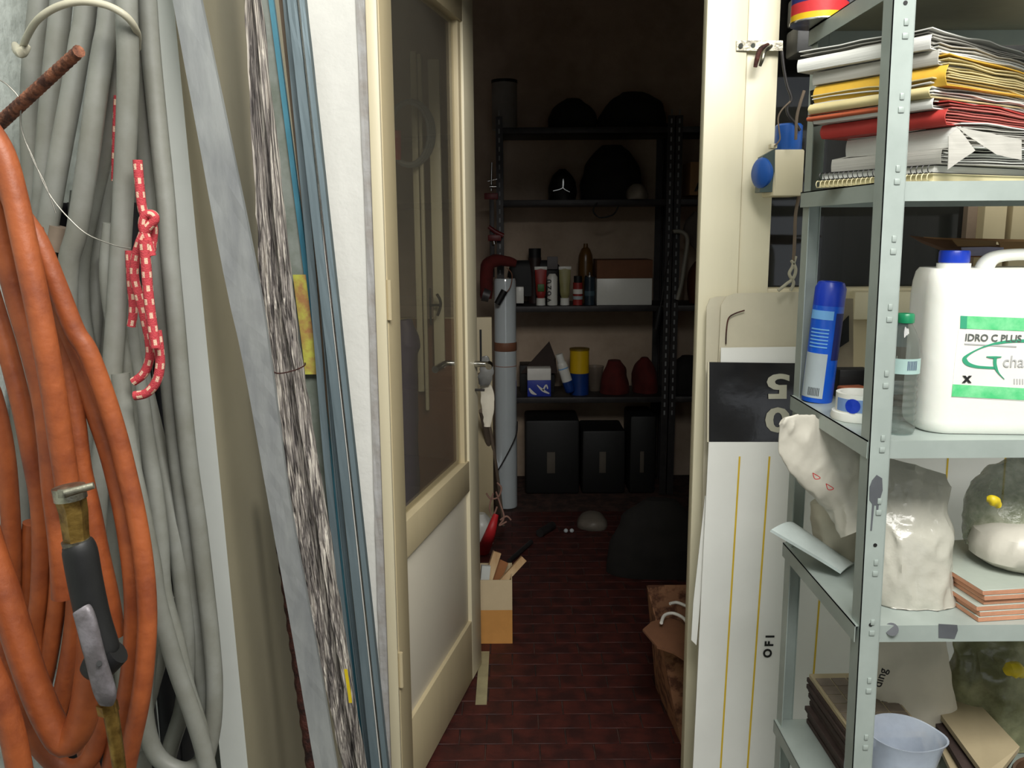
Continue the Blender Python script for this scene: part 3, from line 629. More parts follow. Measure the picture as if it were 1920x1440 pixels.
for ch, (a, b) in (('O', (1446, 1233)), ('F', (1449, 1212)), ('I', (1451, 1196))):
    text(ch, .026, pl(a, b, -.001), (0, 0, 1), (-1, 0, 0), letter_k, ls, th=.0004, bold=.001)
signsheet('sheet_edge', [(1322, 930), (1330, 930), (1306, 1210), (1296, 1200), (1300, 1130)], 1.845, 1.83, .002, white_sign, 'narrow white sheet corner poking out left of the lined sign', 'sign')
ws = thing('lined_sign', 'wide white sign plate with yellow lines standing behind the shelving unit', 'sign', PY(1600, 1300, 1.82))
def yq(b): return 1.90 + (1.80 - 1.90) * (b - 780) / (1590 - 780)
def pq(a, b, off=0): p = PY(a, b, yq(b) + off); p.z = max(p.z, .003); return p
prism('plate', [pq(1512, 780), pq(1990, 790), pq(1900, 1590), pq(1458, 1590)], (0, .003, 0), white_sign, ws)
for (x0, x1) in ((1562, 1500), (1672, 1612), (1782, 1722), (1890, 1830)):
    prism('yellow_line', [pq(x0 - 1.6, 800, -.0008), pq(x0 + 1.6, 800, -.0008), pq(x1 + 1.6, 1590, -.0008), pq(x1 - 1.6, 1590, -.0008)], (0, .0006, 0), yellow_l, ws)
# ------------------------------------------------------------------ bracket, socket box, cables on the stile
br = thing('bolt_bracket', 'rusty slotted metal bracket with hanging hooks screwed to the jamb near the top', 'bracket', PY(1420, 85, 1.93))
prism('bracket_plate', [PY(1381, 76, 1.931), PY(1468, 76, 1.92), PY(1468, 95, 1.92), PY(1381, 95, 1.931)], (0, .003, 0), nickel, br)
prism('slot', [PY(1387, 80, 1.9305), PY(1405, 80, 1.9305), PY(1405, 91, 1.9305), PY(1387, 91, 1.9305)], (0, .001, 0), jambp, br)
for a in (1389, 1412): loft('screw', [PY(a, 85.5, 1.926), PY(a, 85.5, 1.931)], .005, chrome, br, seg=10, sm=False)
loft('hook', [PY(1440, 84, 1.925), PY(1426, 92, 1.905), PY(1420, 108, 1.90), PY(1416, 126, 1.905)], [.004, .005, .005, .004], rust_d, br)
loft('hook', [PY(1446, 86, 1.925), PY(1434, 96, 1.90), PY(1430, 110, 1.895), PY(1425, 124, 1.90)], [.004, .004, .004, .003], nickel, br)
sb = thing('socket_box', 'cream outdoor socket box with two blue flap covers on the stile', 'socket', PY(1455, 360, 1.85))
box('housing', (PY(1453, 280, 1.83)).xyz + V((0, 0, -.094)), PY(1453, 280, 1.83) + V((.062, .085, 0)), cream, sb, bevel=.004)
prism('flange', [PY(1424, 360, 1.86), PY(1453, 360, 1.83), PY(1453, 279, 1.83), PY(1430, 292, 1.86)], (.004, .05, 0), mat('dark_teal_plastic', (.32, .38, .38), .5), sb)
Rm = Matrix.Rotation(radians(-68), 4, 'Z') @ Matrix.Rotation(radians(90), 4, 'X')
lathe('flap_cover', [(0, 0), (.030, 0), (.035, .004), (.036, .016), (.033, .020), (.0315, .030), (.024, .036), (0, .037)], socket_blue, sb, at=PY(1448, 325, 1.872), rot=Rm, seg=28)
lathe('flap_cover', [(0, -.004), (.026, -.004), (.028, .0), (.028, .046), (.024, .050), (0, .050)], socket_blue, sb, at=PY(1478, 284, 1.86) + V((.002, .01, .006)), seg=24)
box('hinge_lug', PY(1446, 278, 1.835), PY(1455, 270, 1.845) + V((0, .01, 0)), cream, sb, bevel=.001)
for i, (pts, Y, lab) in enumerate((([(1466, 96), (1470, 130), (1476, 160), (1484, 185), (1476, 200), (1478, 215), (1492, 232), (1500, 245)], 1.84, 'dark cable looping down from the bracket towards the socket box'),
                            ([(1482, 190), (1466, 206), (1459, 222), (1461, 245), (1462, 262), (1452, 274)], 1.83, 'thin grey wire tied above the blue socket flap'),
                            ([(1492, 262), (1494, 220), (1500, 195), (1508, 170)], 1.80, 'short grey cable rising behind the shelf post beside the socket box'))):
    o = loft('cable', [PY(a, b, Y) for a, b in pts], .003 if i != 1 else .0016, stick_m if i else dark_steel, seg=8); tag(o, lab, 'cable')
for i, pts in enumerate(([(1500, 360), (1492, 400), (1490, 450), (1488, 490)], [(1459, 545), (1475, 532), (1487, 522), (1492, 505), (1484, 488)], [(1482, 545), (1488, 530), (1480, 514), (1486, 500), (1492, 480)])):
    o = loft('cord', [PY(a, b, 1.86) for a, b in pts], .0035, stick_m if i == 0 else strap, seg=8)
    tag(o, ('dark cord hanging under the socket box', 'cream cord end knotted above the enamel sheets', 'second cream cord end looped below the knot by the post')[i], 'cord')
# ------------------------------------------------------------------ shelving unit
XL, XR, YF, YR = .503, 1.40, 1.19, 1.535
su = thing('shelving_unit', 'grey enamelled slotted-angle shelving unit at the right loaded with papers, jerrycan and tiles', 'shelf', (XL, YF, 0))
def post(x, y, sx, sy, lean=0.0):
    bm = bmesh.new()
    bmbox(bm, (min(x, x + sx * .030), min(y, y + sy * .0016), 0), (max(x, x + sx * .030), max(y, y + sy * .0016), 1.775))
    bmbox(bm, (min(x, x + sx * .0016), min(y, y + sy * .030), 0), (max(x, x + sx * .0016), max(y, y + sy * .030), 1.775))
    bmbox(bm, (min(x + sx * .0285, x + sx * .030), min(y, y + sy * .004), 0), (max(x + sx * .0285, x + sx * .030), max(y, y + sy * .004), 1.775))
    for v in bm.verts: v.co.x += lean * (v.co.z - 1.45)
    return bmobj('post', bm, shelf_m, su)
LE = -.0145
pf = post(XL - .003, YF - .004, 1, 1, LE)
def PX0(z): return XL - .003 + LE * (z - 1.45)
for k in range(15):
    z = 1.707 - .0925 * k
    x = PX0(z) + .0165
    box('slot', (x - .001, YF - .0056, z), (x + .005, YF - .004, z + .009), shelf_m, pf, bevel=.001)
    box('slot', (x - .002, YF - .0056, z - .0165), (x + .006, YF - .004, z - .0085), shelf_m, pf, bevel=.001)
for z in (1.735, .998, .875): loft('bolt_hole', [V((PX0(z) + .016, YF - .0048, z)), V((PX0(z) + .016, YF - .003, z))], .0028, hole_m, pf, seg=12, sm=False)
prism('paint_drip', [V((PX0(1.06) + a, YF - .0046, z)) for a, z in ((.006, 1.095), (.012, 1.103), (.020, 1.098), (.022, 1.080), (.018, 1.062), (.0175, 1.046), (.0150, 1.044), (.0145, 1.058), (.0115, 1.058), (.0105, 1.020), (.0085, 1.020), (.0085, 1.060), (.004, 1.066), (.003, 1.085))], (0, .0006, 0), paint_spot, pf)
post(XL + .006, YR, 1, -1, 0)
pr2 = None
post(XR, YF - .004, -1, 1, 0); post(XR, YR, -1, -1, 0)
ZS = [.215, .512, .872, 1.152, 1.510, 1.776]
SH = []
for z in ZS:
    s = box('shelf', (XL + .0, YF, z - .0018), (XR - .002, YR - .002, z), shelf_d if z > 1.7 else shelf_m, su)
    bm = bmesh.new()
    bmbox(bm, (PX0(z) + .0305, YF - .001, z - .026), (XR - .002, YF, z)); bmbox(bm, (XL, YF, z - .026), (XL + .0012, YR - .002, z))
    bmbox(bm, (XL, YR - .003, z - .026), (XR - .002, YR - .002, z)); bmbox(bm, (PX0(z) + .0305, YF, z - .026), (XR - .002, YF + .010, z - .025))
    bmobj('shelf_rail', bm, shelf_m, s); SH.append(s)
z3, z4, z2, z1 = .872, .512, 1.152, 1.510
YF2 = YF - .0016
loft('paint_spot', [PY(1672, 1180, YF2 - .0004), PY(1672, 1180, YF - .0012)], .0095, paint_spot, SH[2], seg=18, sm=False)
prism('paint_spot', [PY(a, b, YF2) for a, b in ((1760, 1170), (1795, 1172), (1796, 1182), (1790, 1198), (1760, 1196))], (0, .0006, 0), paint_spot, SH[2])
# ------------------------------------------------------------------ top shelf: striped tin
st_ = thing('striped_tin', 'blue, red and yellow striped tin on the top shelf corner', 'tin', PY(1530, 45, 1.50))
tc_ = PY(1528, 22, 1.46)
tx, ty, tz = .506, 1.495, 1.777
for nm, a, b, m_ in (('yellow_band', 0, .012, yell_pl), ('red_band', .012, .029, redbright), ('blue_band', .029, .055, navy), ('yellow_band', .055, .075, yell_pl), ('white_band', .075, .12, label_w)):
    lathe(nm, [(.045, a), (.045, b)], m_, st_, at=(tx, ty, tz), seg=32)
lathe('tin_rim', [(.046, -.0005), (.0465, .001), (.046, .0025)], chrome, st_, at=(tx, ty, tz), seg=32)
lathe('tin_lid', [(.0455, .12), (.046, .124), (0, .125)], chrome, st_, at=(tx, ty, tz), seg=32)
o = box('lavender_carton', (.585, 1.40, 1.777), (.66, 1.50, 1.86), mat('lavender_carton', (.78, .75, .82), .7), rot=RZ(10), bevel=.001); tag(o, 'pale lavender carton next to the striped tin on the top shelf', 'box')
# ------------------------------------------------------------------ paper stack on z1
def folder(name, x, y, z, wx, dy, h, rot, m, edge_m, label, cat='paper', group=None, bendl=0.0, seed=1, fold=.5, n=8):
    """a wedge bundle of sheets: left edge folded; built as stacked bent sheets"""
    t = thing(name, label, cat, (x, y, z), group)
    Rm_ = Matrix.Rotation(radians(rot), 4, 'Z'); o = V((x, y, z))
    rnd = random.Random(seed)
    nl = max(3, int(h / .0022))
    for k in range(nl):
        zz = h * k / (nl - 1) if nl > 1 else 0
        mm = m if k in (0, nl - 1) else edge_m
        ox = 0 if k in (0, nl - 1) else rnd.uniform(.002, .009); oy = 0 if k in (0, nl - 1) else rnd.uniform(.0, .008)
        V_ = []; F_ = []; nu, nv = 12, 6
        for jj in range(nv + 1):
            for ii in range(nu + 1):
                u = ii / nu; v = jj / nv
                px_ = ox + u * (wx - ox); py_ = oy + v * (dy - oy)
                bz = bendl * (cos(u * pi * .5) ** 2) * .5 * (zz / h) + noise.noise(V((px_ * 14 + seed * 3, py_ * 14, k * .35))) * .0048 * (zz / h + .2) + .0012
                sq = .25 * (zz - h) * (1 - sin(pi * min(u * 1.4, 1))) * .3 if u > .5 else 0
                V_.append(o + (Rm_ @ V((px_, py_, max(zz + bz + sq, .0004 * k)))))
        N_ = len(V_); th = .0014
        V_ += [p - V((0, 0, th)) for p in V_]
        c = nu + 1
        for jj in range(nv):
            for ii in range(nu):
                a = jj * c + ii; F_.append((a, a + 1, a + c + 1, a + c)); F_.append((a + N_, a + c + N_, a + c + 1 + N_, a + 1 + N_))
        per = [i for i in range(nu)] + [j * c + nu for j in range(nv)] + [nv * c + i for i in range(nu, 0, -1)] + [j * c for j in range(nv, 0, -1)]
        for q in range(len(per)): a, b = per[q], per[(q + 1) % len(per)]; F_.append((a, b, b + N_, a + N_))
        obj('cover' if k in (0, nl - 1) else 'page', V_, F_, mm, t, True)
    # folded left spine
    if fold:
        for kk in (0,):
            P = [o + (Rm_ @ V((-.001 - fold * .004 * sin(pi * s / 6), .0, h * s / 6))) for s in range(7)]
            Q = [p + (Rm_ @ V((0, dy, 0))) for p in P]
            vs = P + Q + [p + V((.0008, 0, 0)) for p in P] + [p + V((.0008, 0, 0)) for p in Q]
            fs = []
            for s in range(6): fs += [(s, s + 1, s + 8, s + 7), (s + 14, s + 21, s + 22, s + 15), (s, s + 14, s + 15, s + 1), (s + 7, s + 8, s + 22, s + 21)]
            obj('spine_fold', vs, fs, m, t, True)
    return t
zb = z1 + .0005
def notebook(x, y, z, wx, dy, h, rot, m, pm, wm, label, n=22, r=.0055):
    t = thing('spiral_notebook', label, 'notebook', (x, y, z), None)
    Rm_ = RZ(rot); p0 = V((x, y, z))
    box('cover', p0, p0 + V((wx, dy, .0012)), m, t, rot=Rm_, piv=p0)
    box('page_block', p0 + V((.004, .002, .0014)), p0 + V((wx - .002, dy - .002, h - .0014)), pm, t, rot=Rm_, piv=p0)
    box('cover', p0 + V((0, 0, h - .0012)), p0 + V((wx, dy, h)), m, t, rot=Rm_, piv=p0)
    Vs = []; Fs = []
    for k in range(n):
        yk = dy * (k + .5) / n; base = len(Vs)
        for s in range(11):
            a = radians(-40 + 280 * s / 10 + 60); c = V((cos(a + pi / 2) * r, yk, h / 2 + sin(a + pi / 2) * r))
            for q, (du, dw) in enumerate(((-.0008, 0), (0, .0009), (.0008, 0))): Vs.append(p0 + (Rm_ @ V((c.x + dw * cos(a + pi / 2), c.y + du, max(c.z + dw * sin(a + pi / 2), .0003)))))
        for s in range(10):
            for q in range(3): a0 = base + s * 3 + q; a1 = base + s * 3 + (q + 1) % 3; Fs.append((a0, a1, a1 + 3, a0 + 3))
    obj('spiral_wire', Vs, Fs, wm, t, True)
    return t
CX = lambda px: PY(px, 300, 1.2).x
notebook(CX(1750), 1.199, zb, .26, .205, .0105, 27, cream_card, cream_card, cream_card, 'cream spiral notebook at the bottom of the paper pile', n=24)
notebook(CX(1755), 1.206, zb + .0110, .25, .195, .0115, 29, black_card, paper_w, black_card, 'black spiral notebook just above the cream one in the paper pile', n=22)
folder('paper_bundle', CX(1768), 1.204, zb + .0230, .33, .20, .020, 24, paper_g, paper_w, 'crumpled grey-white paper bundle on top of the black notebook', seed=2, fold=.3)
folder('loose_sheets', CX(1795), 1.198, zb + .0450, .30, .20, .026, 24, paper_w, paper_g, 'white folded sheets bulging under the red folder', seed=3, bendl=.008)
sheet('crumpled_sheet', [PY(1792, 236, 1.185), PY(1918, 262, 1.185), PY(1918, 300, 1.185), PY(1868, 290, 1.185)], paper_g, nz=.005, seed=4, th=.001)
tag(bpy.data.objects['crumpled_sheet'], 'white crumpled sheet curling out of the pile above the notebooks', 'paper')
sheet('crumpled_flap', [PY(1780, 255, 1.18), PY(1797, 240, 1.184), PY(1830, 282, 1.182), PY(1778, 318, 1.18)], paper_g, nz=.004, seed=6, th=.001)
tag(bpy.data.objects['crumpled_flap'], 'folded white paper flap beside the crumpled sheet in the pile', 'paper')
folder('red_folder', CX(1770), 1.200, zb + .074, .34, .21, .020, 29, paper_r, paper_p, 'red card folder in the middle of the paper pile', 'folder', seed=5, bendl=.018, fold=1.2)
folder('white_envelope', CX(1745), 1.204, zb + .0955, .34, .20, .013, 30, paper_w, paper_g, 'white envelope bundle directly above the red folder', seed=6, bendl=.018)
folder('yellow_folder', CX(1738), 1.202, zb + .1095, .36, .20, .014, 31, paper_y2, paper_w, 'pale yellow folder above the white envelopes', 'folder', seed=7, bendl=.020, fold=1.2)
folder('yellow_folder', CX(1765), 1.200, zb + .1245, .35, .21, .026, 33, paper_y, paper_y2, 'bright yellow folder with curled edge near the top of the pile', 'folder', seed=8, bendl=.022, fold=1.4)
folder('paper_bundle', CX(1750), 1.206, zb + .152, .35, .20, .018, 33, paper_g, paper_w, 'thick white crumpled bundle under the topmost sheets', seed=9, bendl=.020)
folder('paper_bundle', CX(1735), 1.208, zb + .172, .36, .21, .018, 35, paper_w, paper_g, 'topmost white torn paper bundle on the pile', seed=10, bendl=.018)
folder('folder_end', CX(1700), 1.25, zb + .100, .12, .15, .006, 31, mat('orange_red_card', (.72, .35, .22), .7), paper_y2, 'orange-red folder sticking out at the left of the pile, behind the post', 'folder', seed=12)
o = loft('binder_clip', [PY(1530, 168, 1.45), PY(1534, 200, 1.45), PY(1538, 235, 1.45)], [(.009, .006), (.011, .008), (.010, .008)], black_m, ex=4, side=(1, 0, 0)); tag(o, 'black binder clip hanging at the left end of the fanned folders', 'clip')
o = loft('clip_ring', [PY(1550, 190, 1.44), PY(1560, 200, 1.44), PY(1566, 205, 1.44)], .003, chrome); tag(o, 'small chrome ring clipped to the grey folder ends', 'ring')
# ------------------------------------------------------------------ second shelf contents
ca = thing('spray_can', 'tall blue air-freshener can with pale label standing at the left rear of the shelf', 'can', (.548, 1.50, z2))
cc = (.531, 1.478, z2 + .0005)
tilt = RY(4)
lathe('can_body', [(0, 0), (.0265, 0), (.027, .003), (.027, .165), (.0255, .170)], blue_can, ca, at=cc, sx=.95, seg=32, rot=tilt)
lathe('can_cap', [(.0268, .166), (.0268, .196), (.022, .206), (.017, .2075), (.015, .200), (0, .199)], blue_pl, ca, at=cc, sx=.95, seg=32, rot=tilt)
def canpatch(name, a0, a1, z0, z1, m_, r=.0275):
    vs = []; fs = []; n_ = 8
    for k in range(n_ + 1):
        a = radians(a0 + (a1 - a0) * k / n_)
        for rr in (r, r - .0006):
            for z in (z0, z1): vs.append(V(cc) + (tilt @ V((rr * cos(a) * .95, rr * sin(a), z))))
    for k in range(n_):
        b = k * 4; fs += [(b, b + 4, b + 5, b + 1), (b + 2, b + 3, b + 7, b + 6), (b + 1, b + 5, b + 7, b + 3), (b, b + 2, b + 6, b + 4)]
    return obj(name, vs, fs, m_, ca, True)
canpatch('label', 175, 268, .008, .085, greypr); canpatch('label_band', 175, 272, .143, .158, ltblue); canpatch('dark_print', 282, 330, .075, .155, navy)
for k in range(8): canpatch('barcode', 212 + k * 5.5, 214.5 + k * 5.5, .012, .026, letter_k, .0279)
for k in range(6): canpatch('text_line', 190, 262, .095 + k * .006, .0972 + k * .006, ltblue, .0277)
tp = thing('tape_roll', 'white roll of tape with blue round logo lying on its side on the shelf', 'tape', (.555, 1.34, z2))
tcn = (.548, 1.335, z2 + .0005)
lathe('tape', [(.030, .012), (.036, .012), (.036, .042), (.030, .042), (.030, .012)], white_pl, tp, at=tcn, seg=36)
lathe('rim', [(.030, 0), (.042, 0), (.043, .004), (.041, .012), (.030, .013), (.030, 0)], white_pl, tp, at=tcn, seg=36)
def arc(name, a0, a1, z0, z1, m_, r, c0, parent):
    vs = []; fs = []; n_ = 12
    for k in range(n_ + 1):
        a = radians(a0 + (a1 - a0) * k / n_)
        for rr in (r, r - .0006):
            for z in (z0, z1): vs.append(V(c0) + V((rr * cos(a), rr * sin(a), z)))
    for k in range(n_):
        b = k * 4; fs += [(b, b + 4, b + 5, b + 1), (b + 2, b + 3, b + 7, b + 6), (b + 1, b + 5, b + 7, b + 3), (b, b + 2, b + 6, b + 4)]
    return obj(name, vs, fs, m_, parent, True)
arc('blue_band', 185, 325, .015, .035, mat('pale_blue_print', (.50, .62, .82), .4), .0365, tcn, tp)
# round logo on the band
vs = []; a0 = radians(232)
n_ = 20; vs = [V(tcn) + V((.0372 * cos(a0), .0372 * sin(a0), .025))]
for k in range(n_):
    t_ = 2 * pi * k / n_; aa = a0 + .0115 * cos(t_) / .0365; vs.append(V(tcn) + V((.0370 * cos(aa), .0370 * sin(aa), .025 + .0115 * sin(t_))))
obj('round_logo', vs, [(0, 1 + k, 1 + (k + 1) % n_) for k in range(n_)], blue_pl, tp)
o = box('brick_piece', (.570, 1.455, z2 + .0005), (.615, 1.49, z2 + .026), mat('orange_brick', (.66, .36, .22), .9, var=.2), rot=RZ(12), bevel=.003); tag(o, 'small orange brick piece behind the tape roll', 'brick')
o = box('black_case', (.575, 1.495, z2 + .0005), (.63, 1.527, z2 + .052), black_m, bevel=.003); tag(o, 'small black box between the blue can and the orange brick', 'box')
db = thing('dark_bottle', 'dark bottle with a light blue cap and white lettering behind the shelf post', 'bottle', (.655, 1.44, z2))
lathe('bottle_body', [(0, 0), (.036, 0), (.037, .004), (.037, .085), (.030, .100)], dk_fabric, db, at=(.662, 1.455, z2 + .0005), seg=24)
lathe('bottle_cap', [(.029, .098), (.029, .135), (.024, .140), (0, .140)], mat('pale_blue_cap', (.42, .55, .60), .5), db, at=(.662, 1.455, z2 + .0005), seg=24)
text('n!', .013, V((.632, 1.4225, z2 + .078)), (1, -.3, 0), (0, 0, 1), label_w, db); text('G', .013, V((.640, 1.4195, z2 + .062)), (1, -.3, 0), (0, 0, 1), label_w, db)
box('pale_label', (.632, 1.4185, z2 + .022), (.655, 1.4195, z2 + .045), greypr, db)
# cream strip and slanted boards behind
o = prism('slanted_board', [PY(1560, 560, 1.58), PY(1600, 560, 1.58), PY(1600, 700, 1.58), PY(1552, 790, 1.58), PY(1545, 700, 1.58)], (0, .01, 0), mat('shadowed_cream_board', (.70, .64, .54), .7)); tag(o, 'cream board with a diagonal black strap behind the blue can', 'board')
o = prism('black_strap', [PY(1548, 640, 1.575), PY(1592, 592, 1.575), PY(1592, 640, 1.575), PY(1550, 668, 1.575)], (0, .003, 0), black_m); tag(o, 'black strap lying diagonally over the cream board', 'strap')
o = box('cream_bar', (PY(1600, 600, 1.914)).xyz, PY(1765, 546, 1.914) + V((0, .034, 0)), cream, bevel=.004); tag(o, 'cream wooden bar running behind the clear bottle and jerrycan', 'bar')
# clear water bottle
wb = thing('water_bottle', 'empty clear plastic water bottle with green cap', 'bottle', (.578, 1.235, z2))
wc = (.5665, 1.238, z2 + .0005)
prof = [(0, .002), (.014, 0), (.0215, .002), (.023, .007)]
for k in range(7):
    z = .012 + k * .0105; prof += [(.0232, z), (.0218, z + .004), (.0218, z + .006), (.0232, z + .0095)]
prof += [(.0228, .092), (.0232, .098), (.0232, .122), (.0205, .138), (.014, .152), (.0095, .160), (.0095, .163)]
lathe('bottle_body', prof, clear_pl, wb, at=wc, seg=32, fn=lambda q, a: V((q.x * (1 + .02 * sin(5 * a)), q.y, q.z)))
lathe('cap', [(.0098, .161), (.0118, .162), (.012, .165), (.0118, .173), (.0105, .175), (0, .175)], green_pl, wb, at=wc, seg=28)
arc('label', 200, 320, .090, .112, mat('bottle_label', (.74, .86, .84), .4, alpha=.8), .0245, wc, wb)
for k in range(7): arc('barcode', 262 + k * 5, 264 + k * 5, .096, .109, navy, .0250, wc, wb)
# ------------------------------------------------------------------ jerrycan
jc = thing('jerrycan', 'large white plastic jerrycan with blue screw cap and green label', 'jerrycan', (.68, 1.27, z2))
J0, J1, JY0, JY1 = .592, .805, 1.206, 1.325
jcx = (J0 + J1) / 2; jcy = (JY0 + JY1) / 2; hw = (J1 - J0) / 2; hd = (JY1 - JY0) / 2
zt = 1.390
rings = [(z2 + .001, .90), (z2 + .006, .965), (z2 + .018, 1.0), (z2 + .12, 1.0), (zt - .040, 1.0), (zt - .020, .975), (zt - .006, .93), (zt, .87)]
def section(sx_, sy_, r, z, n_=6):
    out = []
    for (cx, cy, a0) in ((1, 1, 0), (-1, 1, 90), (-1, -1, 180), (1, -1, 270)):
        for k in range(n_ + 1):
            a = radians(a0 + 90 * k / n_); out.append(V((jcx + cx * (sx_ - r) + r * cos(a), jcy + cy * (sy_ - r) + r * sin(a), z)))
    return out
vs = []; fs = []; 
for z, f in rings: vs += section(hw - (1 - f) * .055, hd - (1 - f) * .055, .034, z)
n_ = 28
for i in range(len(rings) - 1):
    for j in range(n_): fs.append((i * n_ + j, i * n_ + (j + 1) % n_, (i + 1) * n_ + (j + 1) % n_, (i + 1) * n_ + j))
fs.append(tuple(range(n_ - 1, -1, -1))); fs.append(tuple((len(rings) - 1) * n_ + j for j in range(n_)))
obj('body', vs, fs, hdpe, jc, True)
nk = PY(1782, 515, 1.262)
zc = zt
lathe('neck', [(.023, 0), (.023, .008), (.020, .008), (.020, .012)], hdpe, jc, at=(nk.x, 1.262, zt - .001), seg=32)
lathe('cap', [(.0205, 0), (.0208, .001), (.0208, .015), (.0195, .0175), (0, .018)], blue_pl, jc, at=(nk.x, 1.262, zt + .008), seg=40, fn=lambda q, a: V((q.x * (1 + .012 * (int(a * 20 / pi) % 2)), q.y * (1 + .012 * (int(a * 20 / pi) % 2)), q.z)))
hx0 = PY(1840, 520, 1.265).x
loft('handle', [V((hx0 - .003, 1.268, zt - .012)), V((hx0 + .002, 1.268, zt + .006)), V((hx0 + .018, 1.268, zt + .0165)), V((hx0 + .06, 1.268, zt + .019)), V((hx0 + .10, 1.268, zt + .013)), V((hx0 + .112, 1.268, zt - .012))], [(.016, .013), (.015, .012), (.015, .009), (.015, .0085), (.015, .010), (.016, .014)], hdpe, jc, side=(0, 1, 0), seg=18)
YL = JY0 - .0006
def lb(name, px, m_, off=0): return prism(name, [PY(a, b, YL - off) for a, b in px], (0, .0005, 0), m_, jc)
lb('label', [(1803, 594), (1975, 600), (1975, 756), (1787, 748), (1793, 680)], label_w)
lb('green_band', [(1804, 594), (1975, 599), (1975, 624), (1803, 618)], green_lab, .0006); lb('green_band', [(1789, 724), (1975, 732), (1975, 754), (1787, 747)], green_lab, .0006)
lb('dark_corner', [(1804, 594), (1816, 594.4), (1815, 618.5), (1803, 618)], dkgreen, .0009)
text('IDRO C PLUS', .0140, PY(1811, 641, YL - .0009), (1, 0, -.02), (0, 0, 1), grey_txt, jc, bold=.0002, sx=.94)
lb('small_print', [(1811, 646), (1905, 650), (1905, 652.5), (1811, 648.5)], pale_txt, .0008)
ribbon('swoosh', [(1950, 640), (1900, 641), (1872, 645), (1850, 651), (1830, 660), (1815, 670), (1811, 677), (1817, 685), (1832, 690), (1850, 691.5), (1868, 692)], [.005, .004, .0035, .002, .0018, .0035, .0065, .0055, .004, .0035, .0035], YL - .0009, dkgreen, jc)
ribbon('swoosh', [(1867, 670), (1866, 682), (1868, 692), (1873, 702), (1883, 713)], [.005, .0045, .004, .0018, .0008], YL - .0012, dkgreen, jc)
ribbon('swoosh', [(1851, 671), (1862, 672), (1878, 671)], [.001, .003, .001], YL - .0014, dkgreen, jc)
text('Gcham', .026, PY(1880, 690, YL - .0009), (1, 0, 0), (0, 0, 1), pale_txt, jc, sx=.9) if False else text('cham', .024, PY(1879, 690, YL - .0009), (1, 0, 0), (.25, 0, 1), pale_txt, jc, sx=.9)
text('x', .020, PY(1808, 720, YL - .0009), (1, 0, 0), (0, 0, 1), letter_k, jc, bold=.0007)
for k in range(5): lb('barcode', [(1900 + k * 5, 712), (1902 + k * 5, 712), (1902 + k * 5, 722), (1900 + k * 5, 722)], pale_txt, .0008)
jc.rotation_euler.z = radians(-5); jc.location += V((.011, .010, 0))
# ------------------------------------------------------------------ open brown carton behind the jerrycan
kb = thing('open_carton', 'open brown cardboard carton with lilac lining tilted behind the jerrycan', 'carton', PY(1830, 480, 1.45))
prism('flap', [PY(1733, 444, 1.48), PY(1770, 446, 1.48), PY(1800, 447, 1.50), PY(1925, 449, 1.50), PY(1925, 455, 1.50), PY(1733, 451, 1.48)], (0, .004, 0), kraft, kb)
prism('tray', [PY(1729, 456, 1.43), PY(1780, 476, 1.40), PY(1800, 482, 1.40), PY(1925, 484, 1.40), PY(1925, 476, 1.44), PY(1760, 462, 1.47)], (0, .05, .012), kraft_d, kb)
prism('flap', [PY(1785, 448, 1.455), PY(1868, 452, 1.455), PY(1868, 461, 1.43), PY(1797, 462, 1.43)], (0, .003, 0), kraft, kb)
prism('lining', [PY(1803, 464, 1.402), PY(1855, 463, 1.402), PY(1882, 464, 1.402), PY(1882, 479, 1.395), PY(1805, 480, 1.395)], (0, .002, 0), mat('lilac_lining', (.60, .58, .68), .7), kb)
prism('flap', [PY(1873, 453, 1.42), PY(1930, 453, 1.42), PY(1930, 477, 1.39), PY(1881, 478, 1.39)], (0, .003, 0), kraft, kb)
# ------------------------------------------------------------------ third shelf: bags and tiles
sackA = loft('white_sack', [PY(1466, 790, 1.38), PY(1494, 812, 1.385), PY(1530, 852, 1.385), PY(1565, 890, 1.38), PY(1600, 930, 1.38), PY(1630, 985, 1.36)], [(.006, .002), (.036, .004), (.046, .009), (.047, .016), (.044, .024), (.045, .030)], bag_w, side=(1, 0, .75), seg=64, n=14, nz=.0075, ns=30, seed=5, ridge=True, ex=2.2, zst=.45)
tag(sackA, 'crumpled white sack with small red hazard diamonds flopping over the left side of the shelf', 'sack')
for (a, b) in ((1531, 892), (1556, 912)):
    R_ = [(a - 9, b - 4), (a - 2, b - 7), (a + 8, b + 4), (a, b + 6)]
    ribbon('hazard_diamond', [(a - 7, b - 5), (a + 7, b + 4), (a - 3, b + 6), (a - 7, b - 5)], [.0012] * 4, 1.335, redbright, sackA)
o = loft('wrapped_package', [PY(1545, 932, 1.48), PY(1560, 960, 1.475), PY(1572, 1000, 1.47), PY(1580, 1042, 1.47)], [(.020, .018), (.033, .03), (.036, .034), (.030, .03)], bag_c, side=(1, 0, 0), seg=30, n=8, nz=.006, ns=20, seed=8, ridge=True, ex=3); tag(o, 'creased cream paper package under the white sack', 'package')
sheet('foam_envelope', [PY(1444, 996, 1.40), PY(1486, 984, 1.46), PY(1600, 1062, 1.44), PY(1575, 1077, 1.36)], mat('pale_blue_grey_foam', (.74, .78, .77), .5), th=.005, nz=.003, ns=9, seed=3, ridge=False, fold=-.008)
tag(bpy.data.objects['foam_envelope'], 'flat pale blue-grey padded envelope sticking out left below the package', 'envelope')
